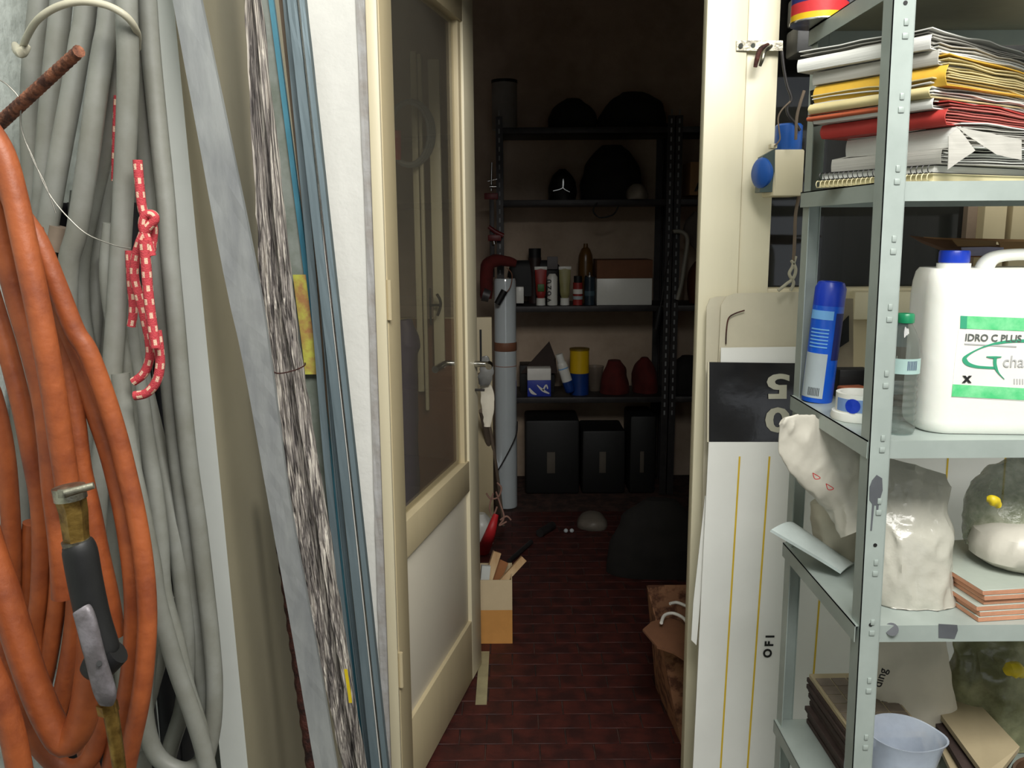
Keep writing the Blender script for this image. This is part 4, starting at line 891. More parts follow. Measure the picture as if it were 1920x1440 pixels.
o = loft('powder_bag', [PY(1705, 1158, 1.285) + V((0, 0, .0)), PY(1705, 1135, 1.29), PY(1703, 1080, 1.29), PY(1712, 1010, 1.29), PY(1708, 960, 1.30), PY(1706, 905, 1.31), PY(1712, 872, 1.32)], [(.05, .04), (.064, .050), (.063, .044), (.056, .026), (.054, .012), (.058, .005), (.050, .002)], bag_cl, side=(1, 0, 0), seg=90, n=16, nz=.0085, ns=26, seed=11, ridge=True, ex=2.2, zst=.4)
for v in o.data.vertices: v.co.z = max(v.co.z, z3 + .001 - o.location.z)
tag(o, 'milky clear plastic bag of cream powder standing by the shelf post', 'bag')
o2 = loft('powder_fill', [PY(1704, 1155, 1.29), PY(1704, 1120, 1.29), PY(1700, 1075, 1.29), PY(1690, 1040, 1.30)], [(.045, .035), (.058, .044), (.054, .040), (.02, .015)], bag_c, side=(1, 0, 0), seg=32, n=6, nz=.004, ns=18, seed=2)
for v in o2.data.vertices: v.co.z = max(v.co.z, z3 + .003 - o2.location.z)
tag(o2, 'cream powder settled in the bottom of the milky bag', 'powder')
# tile stacks
def tstack(name, label, n_, c, w_, d_, th, rot, m_, jitter, group, cat='tile', top_m=None, seed=0, gap=.0004):
    rnd = random.Random(seed)
    for k in range(n_):
        t_ = thing(name, ('bottom ', 'second-lowest ', 'third-lowest ', 'third-highest ', 'second-highest ', 'topmost ')[k] + label, cat, (c[0], c[1], c[2] + k * (th + gap)), group)
        lo = V((c[0] + rnd.uniform(-jitter, jitter), c[1] + rnd.uniform(0, jitter), c[2] + k * (th + gap)))
        box('tile_body', lo, lo + V((w_, d_, th * .86)), m_, t_, rot=RZ(rot), piv=V(c), bevel=.0006, seg=1)
        box('glaze', lo + V((.0, .0, th * .86)), lo + V((w_, d_, th)), top_m or m_, t_, rot=RZ(rot), piv=V(c), bevel=.0004, seg=1)
tstack('ceramic_tile', 'terracotta tile with pale green-grey glaze in the stack on the third shelf', 6, (.692, 1.197, z3 + .0005), .20, .20, .0078, 7, terracotta, .007, 'green-grey glazed terracotta tiles', top_m=glaze, seed=4)
# round wrapped bag on the tiles
zt3 = z3 + .052
rb_ = thing('wrapped_bundle', 'round film-wrapped cream bundle with a yellow tie sitting on the glazed tiles', 'bundle', (.79, 1.32, zt3))
lathe('bundle', [(0, 0), (.050, .001), (.068, .014), (.072, .030), (.064, .052), (.045, .066), (.02, .072), (0, .073)], bag_w, rb_, at=(.800, 1.30, zt3), seg=48, fn=lambda q, a: q * (1 + .05 * noise.noise(q * 50) + .04 * (1 - 2 * abs(noise.noise(q * 28))) * (1 if q.z > .004 else 0)))
loft('film', [V((.815, 1.33, zt3 + .035)), V((.81, 1.345, zt3 + .075)), V((.835, 1.36, zt3 + .108)), V((.86, 1.37, zt3 + .125))], [(.078, .06), (.066, .05), (.05, .03), (.035, .014)], bag_g, rb_, side=(1, 0, 0), seg=44, n=10, nz=.010, ns=24, seed=7, ridge=True)
loft('yellow_tie', [PY(1850, 936, 1.225), PY(1862, 938, 1.222), PY(1872, 948, 1.224)], [.004, .008, .005], yellow_k, rb_, nz=.002, ns=120)
# ------------------------------------------------------------------ lowest visible shelf
def slate_stack():
    c = V((.566, 1.318, z4 + .0005)); n_ = 11; th = .0088; rot = 1.5; rnd = random.Random(5)
    for k in range(n_):
        t_ = thing('slate_tile', ('bottom', 'second', 'third', 'fourth', 'fifth', 'sixth', 'seventh', 'eighth', 'ninth', 'tenth', 'topmost')[k] + ' brown slate-look tile' + ('' if k in (0, 10) else ' from the bottom') + ' of the tall stack on the lowest visible shelf', 'tile', (c.x, c.y, c.z + k * .0094), 'brown slate-look tiles')
        lo = c + V((rnd.uniform(-.005, .005), rnd.uniform(-.004, .006), k * .0094))
        if k == n_ - 1: lo = c + V((.0, .0, k * .0094))
        box('tile_body', lo, lo + V((.125, .200, th)), tile_dk if k < n_ - 1 else beige_t, t_, rot=RZ(rot), piv=c, bevel=.0008, seg=1)
        if k == n_ - 1:
            for i in range(4):
                for j in range(6):
                    p = lo + V((.0045 + i * .0295, .0045 + j * .0298, th)); box('stone_piece', p, p + V((.0272, .0270, .0016)), tile_br, t_, rot=RZ(rot), piv=c, bevel=.0005, seg=1)
slate_stack()
for o in list(COL.objects):
    pass
pbg = thing('paper_bag', 'torn cream paper bag printed ding behind the slate tiles', 'bag', (.70, 1.45, z4))
pb_ = loft('bag_body', [PY(1715, 1400, 1.44), PY(1712, 1340, 1.44), PY(1708, 1270, 1.44), PY(1700, 1215, 1.45), PY(1690, 1170, 1.46)], [(.062, .030), (.066, .034), (.068, .026), (.064, .014), (.058, .006)], bag_c, pbg, side=(1, 0, 0), seg=64, n=12, nz=.009, ns=15, seed=23, ridge=True, ex=3, zst=.6)
text('ding', .022, PY(1651, 1290, 1.402), (.28, 0, 1), (-1, 0, .28), letter_k, pbg, bold=.0003)
for v in pb_.data.vertices: v.co.z = max(v.co.z, z4 + .001 - pbg.location.z)
ob = thing('film_bag', 'olive clear plastic bag with a yellow tie at the right end of the lowest shelf', 'bag', (.85, 1.45, z4))
o = loft('bag_body', [PY(1890, 1400, 1.46), PY(1885, 1340, 1.46), PY(1880, 1270, 1.46), PY(1875, 1215, 1.47), PY(1865, 1180, 1.48)], [(.085, .04), (.095, .045), (.092, .035), (.080, .02), (.07, .008)], bag_o, ob, side=(1, 0, 0), seg=72, n=12, nz=.014, ns=17, seed=31, ridge=True, ex=2.4, zst=.5)
for v in o.data.vertices: v.co.z = max(v.co.z, z4 + .001 - ob.location.z)
loft('yellow_tie', [PY(1885, 1260, 1.38), PY(1900, 1255, 1.375), PY(1918, 1262, 1.38)], [.006, .014, .008], yellow_k, ob, nz=.003, ns=90)
# milky measuring jug
jg = thing('measuring_jug', 'milky translucent plastic measuring jug with spout at the bottom right', 'jug', (.60, 1.27, z4))
jc0 = V((.617, 1.252, z4 + .0005))
def jf(q, a):
    k = max(0, q.z - .08) / .07
    sp = max(0, cos(a - radians(-25))) ** 8
    return V((q.x * (1 + .22 * sp * k), q.y * (1 + .22 * sp * k), q.z))
lathe('jug_body', [(0, .001), (.040, 0), (.042, .003), (.048, .10), (.051, .138), (.054, .146), (.0545, .148), (.052, .1475), (.049, .136), (.0465, .10), (.0405, .005), (0, .004)], milky, jg, at=jc0, seg=48, fn=jf)
loft('jug_handle', [jc0 + V((-.046, .0, .125)), jc0 + V((-.075, -.004, .128)), jc0 + V((-.083, -.006, .09)), jc0 + V((-.072, -.004, .04)), jc0 + V((-.042, 0, .03))], [(.006, .010)] * 5, milky, jg, seg=14, side=(0, 1, 0))
# beige tiles leaning on edge
def slab(name, px, th, m_, label, group=None, tilt=None):
    pts = [PZ(a, b, z) for a, b, z in px]
    o = prism(name, pts, (0, 0, -th), m_); return tag(o, label, 'tile', group)
slab('beige_tile', [(1742, 1310, .600), (1830, 1313, .600), (1912, 1400, .600), (1880, 1440, .592), (1845, 1450, .592)], .009, beige_t, 'beige stone tile lying on top of the slanting pile at the bottom right')
slab('beige_tile', [(1728, 1312, .585), (1825, 1316, .585), (1905, 1410, .585), (1860, 1480, .575), (1822, 1470, .575)], .008, tile_dk, 'dark-edged tile directly under the beige stone tile')
slab('beige_tile', [(1722, 1314, .570), (1820, 1318, .570), (1895, 1420, .570), (1850, 1490, .562), (1800, 1480, .562)], .008, beige_t, 'lowest pale tile of the slanting pile at the bottom right')
box('spacer_block', PZ(1790, 1330, .513), PZ(1790, 1330, .513) + V((.09, .10, .046)), tile_dk, None, bevel=.002)
tag(bpy.data.objects['spacer_block'], 'dark block supporting the slanting beige tiles', 'block')
Rr = Matrix.Rotation(radians(0), 4, 'Z')
lathe('brown_bowl', [(0, .001), (.045, .0), (.060, .03), (.066, .07), (.064, .074), (.060, .072), (.055, .03), (0, .008)], mat('brown_glazed_bowl', (.36, .27, .20), .4, var=.3), at=(.862, 1.235, z4 + .0005), seg=40)
tag(bpy.data.objects['brown_bowl'], 'dark brown round bowl cut off at the bottom right corner', 'bowl')
# ------------------------------------------------------------------ store room: racks at the back
def rack(name, x0, x1, y0, y1, zs, label):
    r = thing(name, label, 'shelf', (x0, y0, 0))
    for (x, y, sx, sy) in ((x0, y0, 1, 1), (x1, y0, -1, 1), (x0, y1, 1, -1), (x1, y1, -1, -1)):
        bm = bmesh.new()
        bmbox(bm, (min(x, x + sx * .035), min(y, y + sy * .002), 0), (max(x, x + sx * .035), max(y, y + sy * .002), 2.02))
        bmbox(bm, (min(x, x + sx * .002), min(y, y + sy * .035), 0), (max(x, x + sx * .002), max(y, y + sy * .035), 2.02))
        p = bmobj('post', bm, dark_steel, r)
        if y == y0:
            bm = bmesh.new()
            for k in range(36): z = .45 + k * .045; bmbox(bm, (x + sx * .013, y - .0012, z), (x + sx * .021, y - .0002, z + .024))
            h_ = bmobj('slots', bm, galv_l, p); h_['kind'] = 'stuff'
    for z in zs:
        s = box('shelf', (x0 + .001, y0 + .001, z - .03), (x1 - .001, y1 - .001, z), dark_steel, r, bevel=.002)
    return r
ZB = [.55, 1.045, 1.60, 1.965]
rk = rack('storage_rack', -.075, .845, 4.60, 4.95, ZB, 'dark slotted-angle rack against the back wall of the store room')
rk2 = rack('storage_rack', .852, 1.75, 4.60, 4.95, ZB, 'second dark rack at the right, mostly hidden by the door jamb')
YC = 4.68
def back(px, py, Y=YC): return PY(px, py, Y)
def cyl(name, label, cat, px, z, r, h, m_, Y=YC, parts=(), prof=None):
    x = PY(px, 600, Y).x; t_ = thing(name, label, cat, (x, Y, z))
    lathe('body', prof or [(0, 0), (r, 0), (r, h), (0, h)], m_, t_, at=(x, Y, z + .0005), seg=24)
    for nm, rr, a, b, mm in parts: lathe(nm, [(0, a), (rr, a), (rr, b), (0, b)], mm, t_, at=(x, Y, z + .0005), seg=24)
    return t_, x
zz = 1.045
def tube_(label, px, h, m1, m2, flat_top=True):
    x = PY(px, 560, YC).x; t_ = thing('paste_tube', label, 'tube', (x, YC, zz))
    lathe('cap', [(0, 0), (.025, 0), (.024, .038), (0, .038)], white_pl, t_, at=(x, YC, zz + .0005), seg=20)
    loft('body', [V((x, YC, zz + .038)), V((x, YC, zz + .06)), V((x, YC, zz + .10)), V((x, YC, zz + h * .6)), V((x, YC, zz + h - .02))], [(.018, .018), (.026, .025), (.028, .022), (.030, .014), (.032, .004)], m1, t_, side=(1, 0, 0), seg=20, n=4)
    box('crimp', (x - .034, YC - .004, zz + h - .025), (x + .034, YC + .004, zz + h - .008), white_pl, t_, bevel=.002)
    if m2: box('print_patch', (x - .018, YC - .0285, zz + .075), (x + .018, YC - .020, zz + .115), m2, t_, bevel=.003)
    return t_
tube_('paste tube with red and green print standing on its cap, leftmost on the rack shelf', 1014, .215, tubered, tubegreen)
tube_('olive and beige paste tube standing on its cap beside the white bottle', 1059, .215, olive_m, None)
t_, x = cyl('glue_bottle', 'white bottle with black vertical lettering between the two paste tubes', 'bottle', 1035.5, zz, .028, .155, white_pl, prof=[(0, 0), (.027, 0), (.028, .004), (.028, .15), (.020, .163), (.016, .168), (0, .168)])
for k, ch in enumerate('VOZU'): text(ch, .030, V((x - .008, YC - .0285, zz + .020 + k * .033)), (0, .0, 1), (-1, 0, 0), letter_k, t_, bold=.001)
cyl('spray_can', 'red spray can with black cap and printed label on the rack shelf', 'can', 1083, zz, .026, .12, tubered, parts=(('label_band', .0265, .06, .085, label_w), ('label_band', .0265, .030, .048, greypr), ('cap', .022, .12, .155, black_m)))
cyl('spray_can', 'dark blue spray can with chrome nozzle on the rack shelf', 'can', 1105, zz, .028, .15, mat('dark_teal_can', (.14, .20, .24), .35), parts=(('rim', .026, .15, .158, chrome), ('nozzle', .006, .158, .175, chrome), ('print', .0285, .05, .075, mat('teal_print', (.28, .38, .42), .5))))
def bbox(name, label, px0, px1, py0, py1, Y, d, m_, cat='box', bevel=.003, parent=None, rot=None):
    a = PY(px0, py1, Y); b = PY(px1, py0, Y)
    o = box(name, (a.x, Y, a.z), (b.x, Y + d, b.z), m_, parent, bevel=bevel, rot=rot)
    return tag(o, label, cat) if parent is None else o
cx_ = thing('carton', 'carton with brown upper half and white lower half on the rack shelf', 'box', (PY(1170, 566, 4.64).x, 4.64, zz))
a = PY(1119, 566, 4.64); b = PY(1224, 487, 4.64); zm = PY(1170, 522, 4.64).z
box('lower_box', (a.x, 4.64, zz + .0005), (b.x, 4.86, zm), white_pl, cx_, bevel=.003); box('upper_box', (a.x - .001, 4.639, zm), (b.x + .001, 4.861, b.z), kraft_d, cx_, bevel=.003)
bbox('small_carton', 'small white carton at the left end of the rack shelf', 968, 982, 538, 569, 4.62, .06, white_pl)
cyl('foam_can', 'dark tall can with black cap at the rear of the rack shelf', 'can', 1003, zz, .036, .25, mat('dark_maroon_can', (.20, .13, .12), .5), Y=4.82, parts=(('cap', .034, .25, .30, black_m),))
o = loft('black_case', [V((.13, 4.84, zz + .04)), V((.13, 4.84, zz + .12)), V((.13, 4.84, zz + .20)), V((.13, 4.84, zz + .235))], [(.15, .05), (.155, .05), (.14, .045), (.10, .03)], black_m, side=(1, 0, 0), ex=5, seg=24); tag(o, 'black case with grey badge behind the paste tubes', 'case')
for v in o.data.vertices: v.co.z = max(v.co.z, zz + .001 - o.location.z)
bbox('grey_badge', 'grey printed card leaning on the black case behind the tubes', 1026, 1046, 481, 505, 4.77, .004, mat('grey_badge', (.45, .43, .43), .6), cat='card')
t_, x = cyl('amber_bottle', 'brown amber bottle with rounded shoulders at the rear of the rack shelf', 'bottle', 1097, zz, .04, .2, amber, Y=4.82, prof=[(0, 0), (.040, 0), (.041, .01), (.041, .22), (.038, .26), (.024, .295), (.013, .305), (.012, .325), (0, .325)])
hb = thing('bow_saw', 'saw with bent white tubular frame and black handle hanging at the rack post', 'saw', back(1275, 570, 4.57))
loft('frame_tube', [back(a, b, 4.565) for a, b in ((1262, 434), (1275, 434), (1286, 440), (1289, 455), (1284, 490), (1278, 530), (1270, 562))], .011, mat('grey_white_enamel', (.62, .60, .55), .4), hb, seg=12)
loft('handle', [back(a, b, 4.56) for a, b in ((1238, 575), (1234, 595), (1230, 617))], [.014, .018, .016], black_m, hb, seg=12)
loft('blade', [back(1262, 434, 4.565), back(1238, 575, 4.56)], (.002, .012), dark_steel, hb, seg=8, sm=False)
bbox('box_with_letter', 'pale box marked with a black letter on the upper right rack', 1293, 1340, 303, 366, 4.64, .2, kraft)
text('A', .09, PY(1303, 358, 4.638), (1, 0, 0), (0, 0, 1), letter_k, bpy.data.objects['box_with_letter'], bold=.003)
o = loft('brown_jug', [back(1310, 568), back(1310, 540), back(1310, 510), back(1310, 490)], [.05, .062, .055, .02], mat('brown_jug', (.35, .18, .10), .6), seg=20); tag(o, 'round reddish-brown jug on the right rack beside the jamb', 'jug')
for v in o.data.vertices: v.co.z = max(v.co.z, zz + .001 - o.location.z)
o = loft('grey_roll', [back(1310, 400, 4.7), back(1300, 430, 4.7), back(1308, 465, 4.7)], [.03, .05, .02], mat('grey_cloth', (.42, .38, .35), .9), nz=.01, ns=20, seg=20); tag(o, 'crumpled grey cloth hanging from the upper right rack', 'cloth')
# top shelf and second shelf dark things
t_, x = cyl('paint_canister', 'pale tall canister with dark rim standing on the top of the rack at the left', 'canister', 949, 1.965, .066, .25, mat('dusty_white_tin', (.55, .53, .50), .6), Y=4.72, parts=(('rim', .068, .235, .25, black_m),))
def lump(name, label, cat, px0, px1, py, z, Y, m_, seed, hpx, parts=None):
    a = PY(px0, py, Y); b = PY(px1, py, Y); cx = (a.x + b.x) / 2; w_ = (b.x - a.x) / 2; h = hpx / FP * Y
    o = loft(name, [V((cx, Y, z)), V((cx, Y, z + h * .35)), V((cx, Y, z + h * .75)), V((cx, Y, z + h))], [(w_, .09), (w_, .10), (w_ * .75, .08), (w_ * .3, .03)], m_, side=(1, 0, 0), seg=32, n=6, nz=.018, ns=9, seed=seed)
    for v in o.data.vertices: v.co.z = max(v.co.z, z + .001 - o.location.z)
    return tag(o, label, cat)
lump('dark_bag', 'dark bag slumped in the middle of the rack top', 'bag', 1030, 1120, 200, 1.965, 4.76, dk_fabric, 3, 55)
lump('dark_bag', 'larger dark bag at the right of the rack top', 'bag', 1125, 1250, 200, 1.965, 4.78, dk_fabric, 5, 66)
lump('backpack', 'big black backpack on the second rack shelf', 'bag', 1090, 1205, 300, 1.60, 4.78, dk_fabric, 8, 98)
lump('helmet', 'black rounded helmet left of the backpack on the second rack shelf', 'helmet', 1028, 1080, 340, 1.60, 4.74, black_m, 9, 56)
lump('white_bundle', 'small crumpled white bundle in front of the backpack', 'bundle', 1176, 1212, 345, 1.60, 4.655, mat('dusty_white_cloth', (.62, .58, .52), .8), 12, 28)
o = loft('bent_bracket', [back(1037, 358, 4.63), back(1055, 352, 4.63), back(1056, 335, 4.63), back(1056, 352, 4.63), back(1068, 360, 4.63)], .004, chrome, seg=8); tag(o, 'thin bent metal bracket shining in front of the helmet', 'bracket')
o = loft('hanging_cable', [back(a, b, 4.59) for a, b in ((1120, 380), (1112, 395), (1125, 408), (1150, 402), (1160, 385))], .004, black_m, seg=8); tag(o, 'black cable loop hanging under the second rack shelf', 'cable')
# shelf .55
zl = .55
bx = thing('blue_white_box', 'small box, white above and blue below with white stripes, on the lower rack shelf', 'box', (PY(1010, 740, 4.63).x, 4.63, zl))
a = PY(989, 740, 4.63); b = PY(1033, 691, 4.63); zm = PY(1010, 713, 4.63).z
box('lower_half', (a.x, 4.63, zl + .0005), (b.x, 4.72, zm), blue_box, bx, bevel=.002); box('upper_half', (a.x, 4.63, zm), (b.x, 4.72, b.z), label_w, bx, bevel=.002)
ribbon('stripe', [(992, 728), (998, 736), (1006, 740)], [.008, .016, .004], 4.6285, label_w, bx, th=.001); ribbon('stripe', [(1007, 722), (1018, 732), (1030, 738)], [.004, .014, .006], 4.6285, label_w, bx, th=.001); ribbon('stripe', [(1018, 732), (1024, 722), (1027, 729)], [.01, .008, .006], 4.6285, label_w, bx, th=.001)
sp = thing('tilted_bottle', 'white and blue bottle leaning over on the lower rack shelf', 'bottle', back(1065, 738, 4.64))
A_ = back(1070, 736, 4.64); B_ = back(1048, 664, 4.64)
def mixp(t): return A_.lerp(B_, t)
loft('body', [mixp(0), mixp(.05), mixp(.3)], [.012, .026, .028], blue_d, sp, seg=20, n=4); loft('body', [mixp(.3), mixp(.7), mixp(.80)], [.028, .028, .020], white_pl, sp, seg=20, n=4)
loft('cap', [mixp(.80), mixp(1.0)], .021, white_pl, sp, seg=20, sm=False); loft('blue_ring', [mixp(.62), mixp(.645)], .0286, ltblue, sp, seg=20, sm=False)
t_, x = cyl('yellow_blue_canister', 'round canister, yellow above and blue below, on the lower rack shelf', 'canister', 1087, zl, .052, .12, blue_d, Y=4.70, parts=(('yellow_half', .053, .12, .245, yell_pl), ('rim', .055, .245, .255, mat('dark_yellow_rim', (.5, .4, .08), .5))))
lump('red_bag', 'dark red fabric bag on the lower rack shelf', 'bag', 1124, 1180, 700, zl, 4.74, redcloth, 15, 62)
lump('red_bag', 'second darker red bag at the right end of the lower rack shelf', 'bag', 1186, 1232, 700, zl, 4.76, redcloth, 17, 66)
lump('dark_sack', 'dark sack on the lower shelf of the right rack', 'sack', 1250, 1330, 700, zl, 4.74, dk_fabric, 18, 70)
o = prism('carton_flap', [back(976, 700, 4.75), back(1030, 640, 4.78), back(1042, 672, 4.72), back(1045, 700, 4.72)], (0, .006, 0), mat('dark_card', (.22, .17, .15), .8)); tag(o, 'dark raised carton flap behind the blue and white box', 'flap')
bbox('black_carton', 'black carton behind the blue and white box', 975, 1040, 685, 742, 4.76, .15, black_m)
lathe('clear_cup', [(0, .0), (.03, 0), (.052, .14), (.05, .14), (.029, .003), (0, .003)], mat('smoky_cup', (.5, .45, .40), .3, alpha=.5), at=(PY(1118, 690, 4.72).x, 4.80, zl + .08), seg=24); tag(bpy.data.objects['clear_cup'], 'smoky clear cup beside the yellow and blue canister', 'cup')
bpy.data.objects['clear_cup'].location.z = zl + .0005
# under the rack: dark cases
for i, (px0, px1, z0, h, lab) in enumerate(((985, 1085, 0.0, .42, 'dark upright case under the rack, left'), (1090, 1170, 0.0, .36, 'dark case under the middle of the rack'), (1178, 1226, 0.0, .44, 'dark case under the right of the rack'), )):
    a = PY(px0, 900, 4.66).x; b = PY(px1, 900, 4.66).x
    t_ = thing('tool_case', lab, 'case', ((a + b) / 2, 4.64, 0)); box('case_body', (a, 4.62, 0.0), (b, 4.9, h), black_m, t_, bevel=.015); box('case_label', ((a * .6 + b * .4), 4.6185, .12), ((a * .45 + b * .55), 4.6205, .24), mat('faded_case_label', (.35, .32, .28), .7), t_, bevel=.0005)
lump('dark_heap', 'heap of dark tools on the floor at the right of the store room', 'heap', 1140, 1330, 1000, 0.0, 3.5, dk_fabric, 25, 150)
lump('pale_plastic', 'crumpled pale plastic on the floor in front of the rack', 'plastic', 1080, 1140, 950, 0.0, 4.1, mat('dirty_plastic', (.45, .42, .38), .5), 26, 26)
# ------------------------------------------------------------------ left corner clutter
pp = thing('glazed_pipe', 'tall white glazed pipe standing on end, tied with brown tape', 'pipe', PZ(950, 938, 0))
px_ = PY(950, 935, 4.42).x
lathe('pipe', [(.040, 0), (.056, 0), (.057, .01), (.056, 1.19), (.052, 1.205), (.040, 1.205)], tubew, pp, at=(px_, 4.42, 0), seg=32)
lathe('tape', [(.057, .835), (.0585, .837), (.0585, .875), (.057, .88)], tie_m, pp, at=(px_, 4.42, 0), seg=32)
lathe('string', [(.057, .755), (.059, .757), (.057, .759)], twine, pp, at=(px_, 4.42, 0), seg=32)
o = loft('lamp_cord', [PY(a, b, 4.34) for a, b in ((950, 502), (960, 515), (956, 540), (940, 556))], .0025, tie_m, seg=6); tag(o, 'thin brown cord looping over the top of the white pipe', 'cord')
o = loft('cord_plug', [PY(946, 545, 4.33), PY(932, 570, 4.33)], [.018, .016], black_m, seg=12, sm=False); tag(o, 'black plug hanging in front of the white pipe', 'plug')
loft('dark_cord', [PY(a, b, 4.34) for a, b in ((970, 790), (968, 815), (952, 850), (932, 885))], .0035, dark_steel, pp, seg=6)
cl = thing('bar_clamp', 'red bar clamp with chrome screw hanging left of the rack', 'clamp', PY(925, 470, 4.57))
loft('screw', [PY(922, 305, 4.57), PY(921, 358, 4.57)], .006, chrome, cl, seg=10, sm=False); loft('tommy_bar', [PY(914, 340, 4.57), PY(932, 336, 4.57)], .003, chrome, cl, seg=8, sm=False)
loft('spindle_cap', [PY(918, 350, 4.565), PY(931, 350, 4.565)], .010, chrome, cl, seg=10, sm=False)
box('jaw', PY(908, 374, 4.57), PY(934, 362, 4.585), red_m, cl, bevel=.004); box('bar', PY(919, 520, 4.57), PY(926, 374, 4.575), dark_steel, cl, bevel=.001)
loft('handle', [PY(916, 425, 4.56), PY(930, 435, 4.56), PY(944, 442, 4.56)], [.010, .012, .012], red_m, cl, seg=12); box('jaw', PY(915, 452, 4.55), PY(940, 440, 4.575), red_m, cl, bevel=.004)
loft('chrome_tip', [PY(926, 452, 4.55), PY(927, 458, 4.55)], .012, chrome, cl, seg=10, sm=False)
o = loft('red_tube', [PY(912, 560, 4.45), PY(914, 500, 4.45), PY(935, 488, 4.45), PY(968, 494, 4.45)], [.03, .035, .03, .02], redcloth, seg=14, nz=.006, ns=30); tag(o, 'dark red cloth stuffed behind the top of the white pipe', 'cloth')
o = loft('steel_flange', [PY(905, 552, 3.872), PY(918, 556, 3.872)], [.03, .026], dark_steel, seg=20, sm=False); tag(o, 'dark round pipe fitting at the door edge', 'fitting')
cb = thing('cream_board', 'cream painted board with a dark slot standing in the left corner behind the door', 'board', PY(910, 1000, 3.9))
a = PY(893, 595, 3.9); b = PY(922, 595, 3.9); box('board', (a.x - .35, 3.9, 0), (b.x, 3.93, a.z), cream_d, cb, bevel=.004); s0 = PY(900, 690, 3.898); s1 = PY(903, 618, 3.898); box('slot', (s0.x, 3.897, s0.z), (s1.x, 3.8995, s1.z), hole_m, cb)
for i, (p0, p1, wd, lab) in enumerate((((903, 770), (935, 960), .013, 'worn grey walking stick leaning in the left corner'), ((899, 700), (944, 985), .008, 'thinner grey stick crossing in front of the walking stick'))):
    A0 = PY(p0[0], p0[1], 3.75); B0 = PZ(p1[0], p1[1], .01); o = loft('stick', [A0, (A0 + B0) / 2 + V((.01, 0, 0)), B0], wd, stick_m, seg=10); tag(o, lab, 'stick')
for i, pts in enumerate(([(912, 925), (920, 935), (934, 932), (940, 915), (932, 905)], [(930, 922), (938, 945), (945, 970), (936, 985), (950, 978)], [(925, 925), (918, 950), (924, 968), (932, 950)], [(938, 975), (950, 968), (958, 975)])):
    o = loft('twine', [PY(a, b, 3.72) for a, b in pts], .004, twine, seg=8); tag(o, ('pink twine wrapped around the sticks near the floor', 'pink twine end trailing onto the floor', 'loop of pink twine hanging by the sticks', 'short frayed twine tip on the floor')[i], 'twine')
o = loft('red_funnel', [PZ(906, 1036, .0) + V((0, 0, .01)), PY(918, 1003, 3.50), PY(930, 965, 3.52)], [(.03, .03), (.024, .02), (.012, .01)], redbright, seg=16); tag(o, 'bright red plastic strap lying by the door edge', 'strap')
o = loft('white_can', [PZ(903, 1020, 0) + V((0, 0, .005)), PZ(903, 1020, 0) + V((0, 0, .10)), PZ(903, 1020, 0) + V((0, 0, .15))], [.055, .055, .02], white_pl, seg=24); tag(o, 'white rounded container partly hidden by the door edge', 'container')
# box with offcuts
ob_ = thing('offcut_box', 'open carton, pale above and orange below, on the floor behind the door', 'box', (-.07, 2.9, 0))
bl_ = PZ(905, 1209, 0.0); br2 = PZ(961, 1207, 0.0); zt_ = PY(930, 1088, br2.y).z; zm_ = PY(930, 1144, br2.y).z
x0, x1, y0 = bl_.x - .05, br2.x, br2.y
for nm, z0, z1_, m_ in (('lower_band', .001, zm_, kraft_o), ('upper_band', zm_, zt_, mat('beige_carton', (.80, .72, .58), .8, var=.06))):
    bm = bmesh.new(); t = .004
    bmbox(bm, (x0, y0, z0), (x1, y0 + t, z1_)); bmbox(bm, (x1 - t, y0 + t, z0), (x1, y0 + .16, z1_)); bmbox(bm, (x0, y0 + t, z0), (x0 + t, y0 + .16, z1_)); bmbox(bm, (x0 + t, y0 + .156, z0), (x1 - t, y0 + .16, z1_))
    if z0 < .01: bmbox(bm, (x0 + t, y0 + t, z0), (x1 - t, y0 + .156, z0 + .004))
    bmobj(nm, bm, m_, ob_)
def off(name, pa, pb, w_, d_, m_, lab, Y0, Y1):
    A0 = PY(pa[0], pa[1], Y0); B0 = PY(pb[0], pb[1], Y1)
    o = loft(name, [A0, B0], (w_, d_), m_, seg=4, ex=2, sm=False, smooth=False, side=(1, .2, 0)); return tag(o, lab, 'offcut')
off('timber_offcut', (935, 1098), (982, 1047), .017, .013, timber, 'pale timber offcut sticking right out of the carton', y0 + .05, y0 + .09)
off('timber_offcut', (912, 1096), (932, 1035), .020, .014, timber, 'pale timber offcut standing left in the carton', y0 + .06, y0 + .09)
off('timber_offcut', (925, 1096), (945, 1052), .024, .010, timber_o, 'orange-brown timber piece in the middle of the carton', y0 + .10, y0 + .13)
off('plaster_offcut', (908, 1090), (911, 1060), .022, .016, white_board, 'white rounded piece at the left of the carton', y0 + .04, y0 + .05)
A0 = PZ(955, 1052, 0.012); B0 = PZ(996, 1016, 0.012); o = loft('steel_tube', [A0, B0], .011, dark_steel, seg=16, sm=False); tag(o, 'short dark steel tube lying on the tiles beyond the carton', 'tube')
A0 = PZ(1012, 1000, 0.02); B0 = PZ(1036, 985, 0.02); o = loft('steel_tube', [A0, B0], .02, dark_steel, seg=16, sm=False); tag(o, 'thicker dark tube end on the floor towards the rack', 'tube')
for i, a in enumerate((1061, 1072)):
    o = loft('glass_marble', [PZ(a, 995, .012) + V((0, 0, dz)) for dz in (-.011, -.006, 0, .006, .011)], [.002, .009, .011, .009, .002], tubew, seg=12); tag(o, ('left', 'right')[i] + ' of two small shiny balls on the dark floor', 'ball')
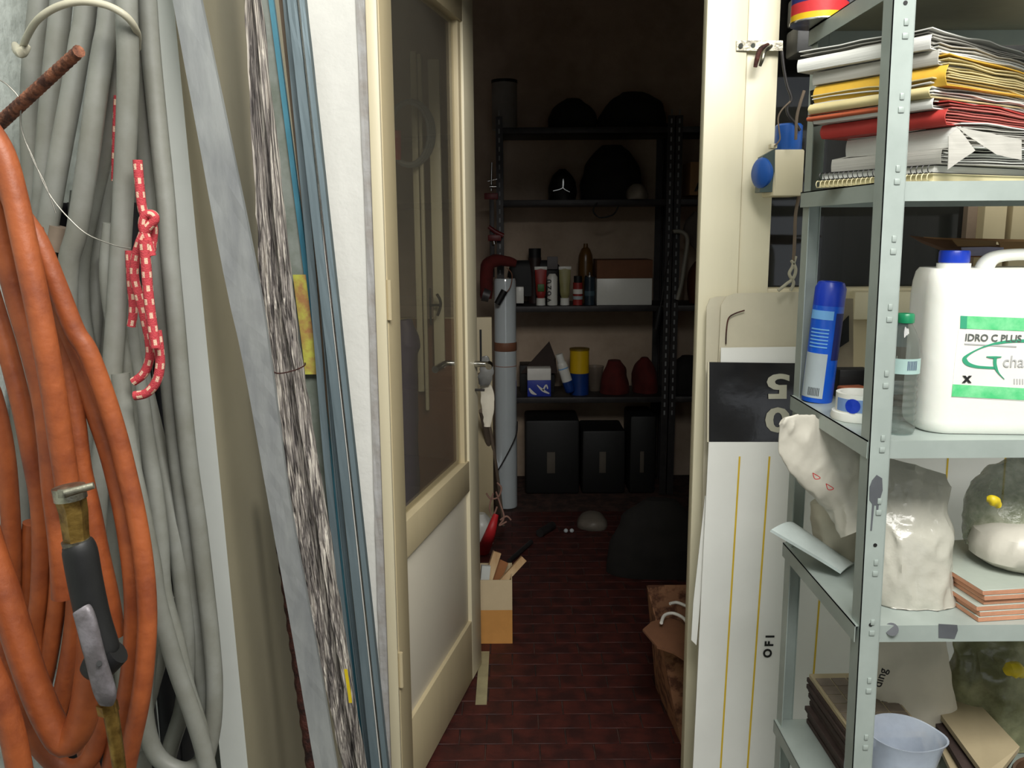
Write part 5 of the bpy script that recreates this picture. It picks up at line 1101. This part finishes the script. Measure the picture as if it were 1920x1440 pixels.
# ------------------------------------------------------------------ paper bag and woven crate at the right
pbx = thing('wicker_basket', 'brown patterned cardboard basket with white rope handles inside the doorway at the right', 'basket', (.45, 2.4, 0))
b0 = PZ(1238, 1330, 0.0); bx0 = .335; bx1 = .60; by0 = 2.16; by1 = 2.62; bh = .34
patt = mat('woven_brown_print', (.62, .44, .32), .8, col2=(.36, .22, .15), scale=22, lo=.42, hi=.55)
P_ = [V((.475, 2.24, 0)), V((.66, 2.24, 0)), V((.66, 2.56, 0)), V((.455, 2.56, 0))]
T_ = [V((.405, 2.20, .33)), V((.66, 2.20, .33)), V((.66, 2.60, .33)), V((.425, 2.60, .33))]
for i in range(4):
    j = (i + 1) % 4; nrm = (P_[j] - P_[i]).cross(V((0, 0, 1))).normalized() * -.004
    obj('side', [P_[i], P_[j], T_[j], T_[i], P_[i] + nrm, P_[j] + nrm, T_[j] + nrm, T_[i] + nrm], [(0, 1, 2, 3), (7, 6, 5, 4), (0, 4, 5, 1), (1, 5, 6, 2), (2, 6, 7, 3), (3, 7, 4, 0)], patt, pbx)
kf = prism('kraft_flap', [PZ(a, b, .35) for a, b in ((1205, 1180), (1222, 1165), (1256, 1158), (1290, 1170), (1290, 1240), (1262, 1222), (1232, 1212))], (0, 0, -.006), kraft_d, pbx)
for pts in ([(1240, 1168), (1246, 1154), (1262, 1150), (1280, 1158), (1290, 1170)], [(1256, 1132), (1270, 1130), (1290, 1138)]):
    loft('rope_handle', [PZ(a, b, .37) for a, b in pts], .0048, label_w, pbx, seg=10)
# ------------------------------------------------------------------ old casement and things put behind the door glass to stand for its reflections
oc = thing('reflected_casement', 'old cream casement with espagnolette handle put behind the open door glass in place of its reflection', 'window', PY(805, 800, 3.35))
def vbar(nm, xa, xb, ya, yb, Y, m_, d=.03):
    a = PY((xa + xb) / 2, (ya + yb) / 2, Y); x0 = PY(xa, (ya + yb) / 2, Y).x; x1 = PY(xb, (ya + yb) / 2, Y).x; zt = PY(xa, ya, Y).z; zb = PY(xa, yb, Y).z
    return box(nm, (x0, Y, zb), (x1, Y + d, zt), m_, oc, bevel=.004)
vbar('stile', 776, 788, 95, 735, 3.35, jambp); vbar('stile', 790, 797, 100, 770, 3.33, jambp); vbar('stile', 808, 829, 110, 690, 3.35, jambp)
zbm = PY(776, 735, 3.35).z
box('bottom_board', (PY(760, 700, 3.35).x, 3.382, 0), (PY(870, 700, 3.35).x, 3.40, PY(776, 600, 3.35).z), kraft_d, oc)
loft('espagnolette_handle', [PY(a, b, 3.30) for a, b in ((819, 551), (825, 562), (826, 572), (824, 582), (820, 592))], .0055, dark_steel, oc, seg=8)
loft('espagnolette_handle', [PY(806, 572, 3.34), PY(826, 572, 3.30)], .005, dark_steel, oc, seg=8, sm=False)
vbar('lock_strip', 805, 809, 540, 610, 3.345, dark_steel, d=.004)
cc2 = thing('cable_coil', 'small grey cable coil put behind the door glass in place of its reflection', 'cable', PY(770, 250, 3.1))
for k in range(6):
    pts = [PY(766 + (38 + 2.5 * (k % 3)) * cos(t) + k, 250 + (58 + 3 * (k % 2)) * sin(t), 3.275 + .008 * k) for t in [2 * pi * i / 16 for i in range(17)]]
    loft('loop', pts, .0075, mat('grey_flex_%d' % k, (.60, .62, .62), .5) if k == 0 else MATS['grey_flex_0'], cc2, seg=8, n=3)
o = loft('red_hook', [PY(742, 245, 3.27), PY(742, 300, 3.27)], .02, redbright, seg=12, sm=False); tag(o, 'red plastic object hanging left behind the door glass', 'tool')
o = loft('violet_bag', [PY(756, 600, 3.2), PY(762, 640, 3.2), PY(760, 680, 3.2), PY(762, 900, 3.2), PY(762, 900, 3.2) * 1.0 - V((0, 0, PY(762, 900, 3.2).z - .004))], [.03, .05, .045, .05, .05], mat('violet_plastic', (.38, .34, .52), .5), nz=.008, ns=30, seg=20); tag(o, 'violet plastic bag low behind the door glass', 'bag')
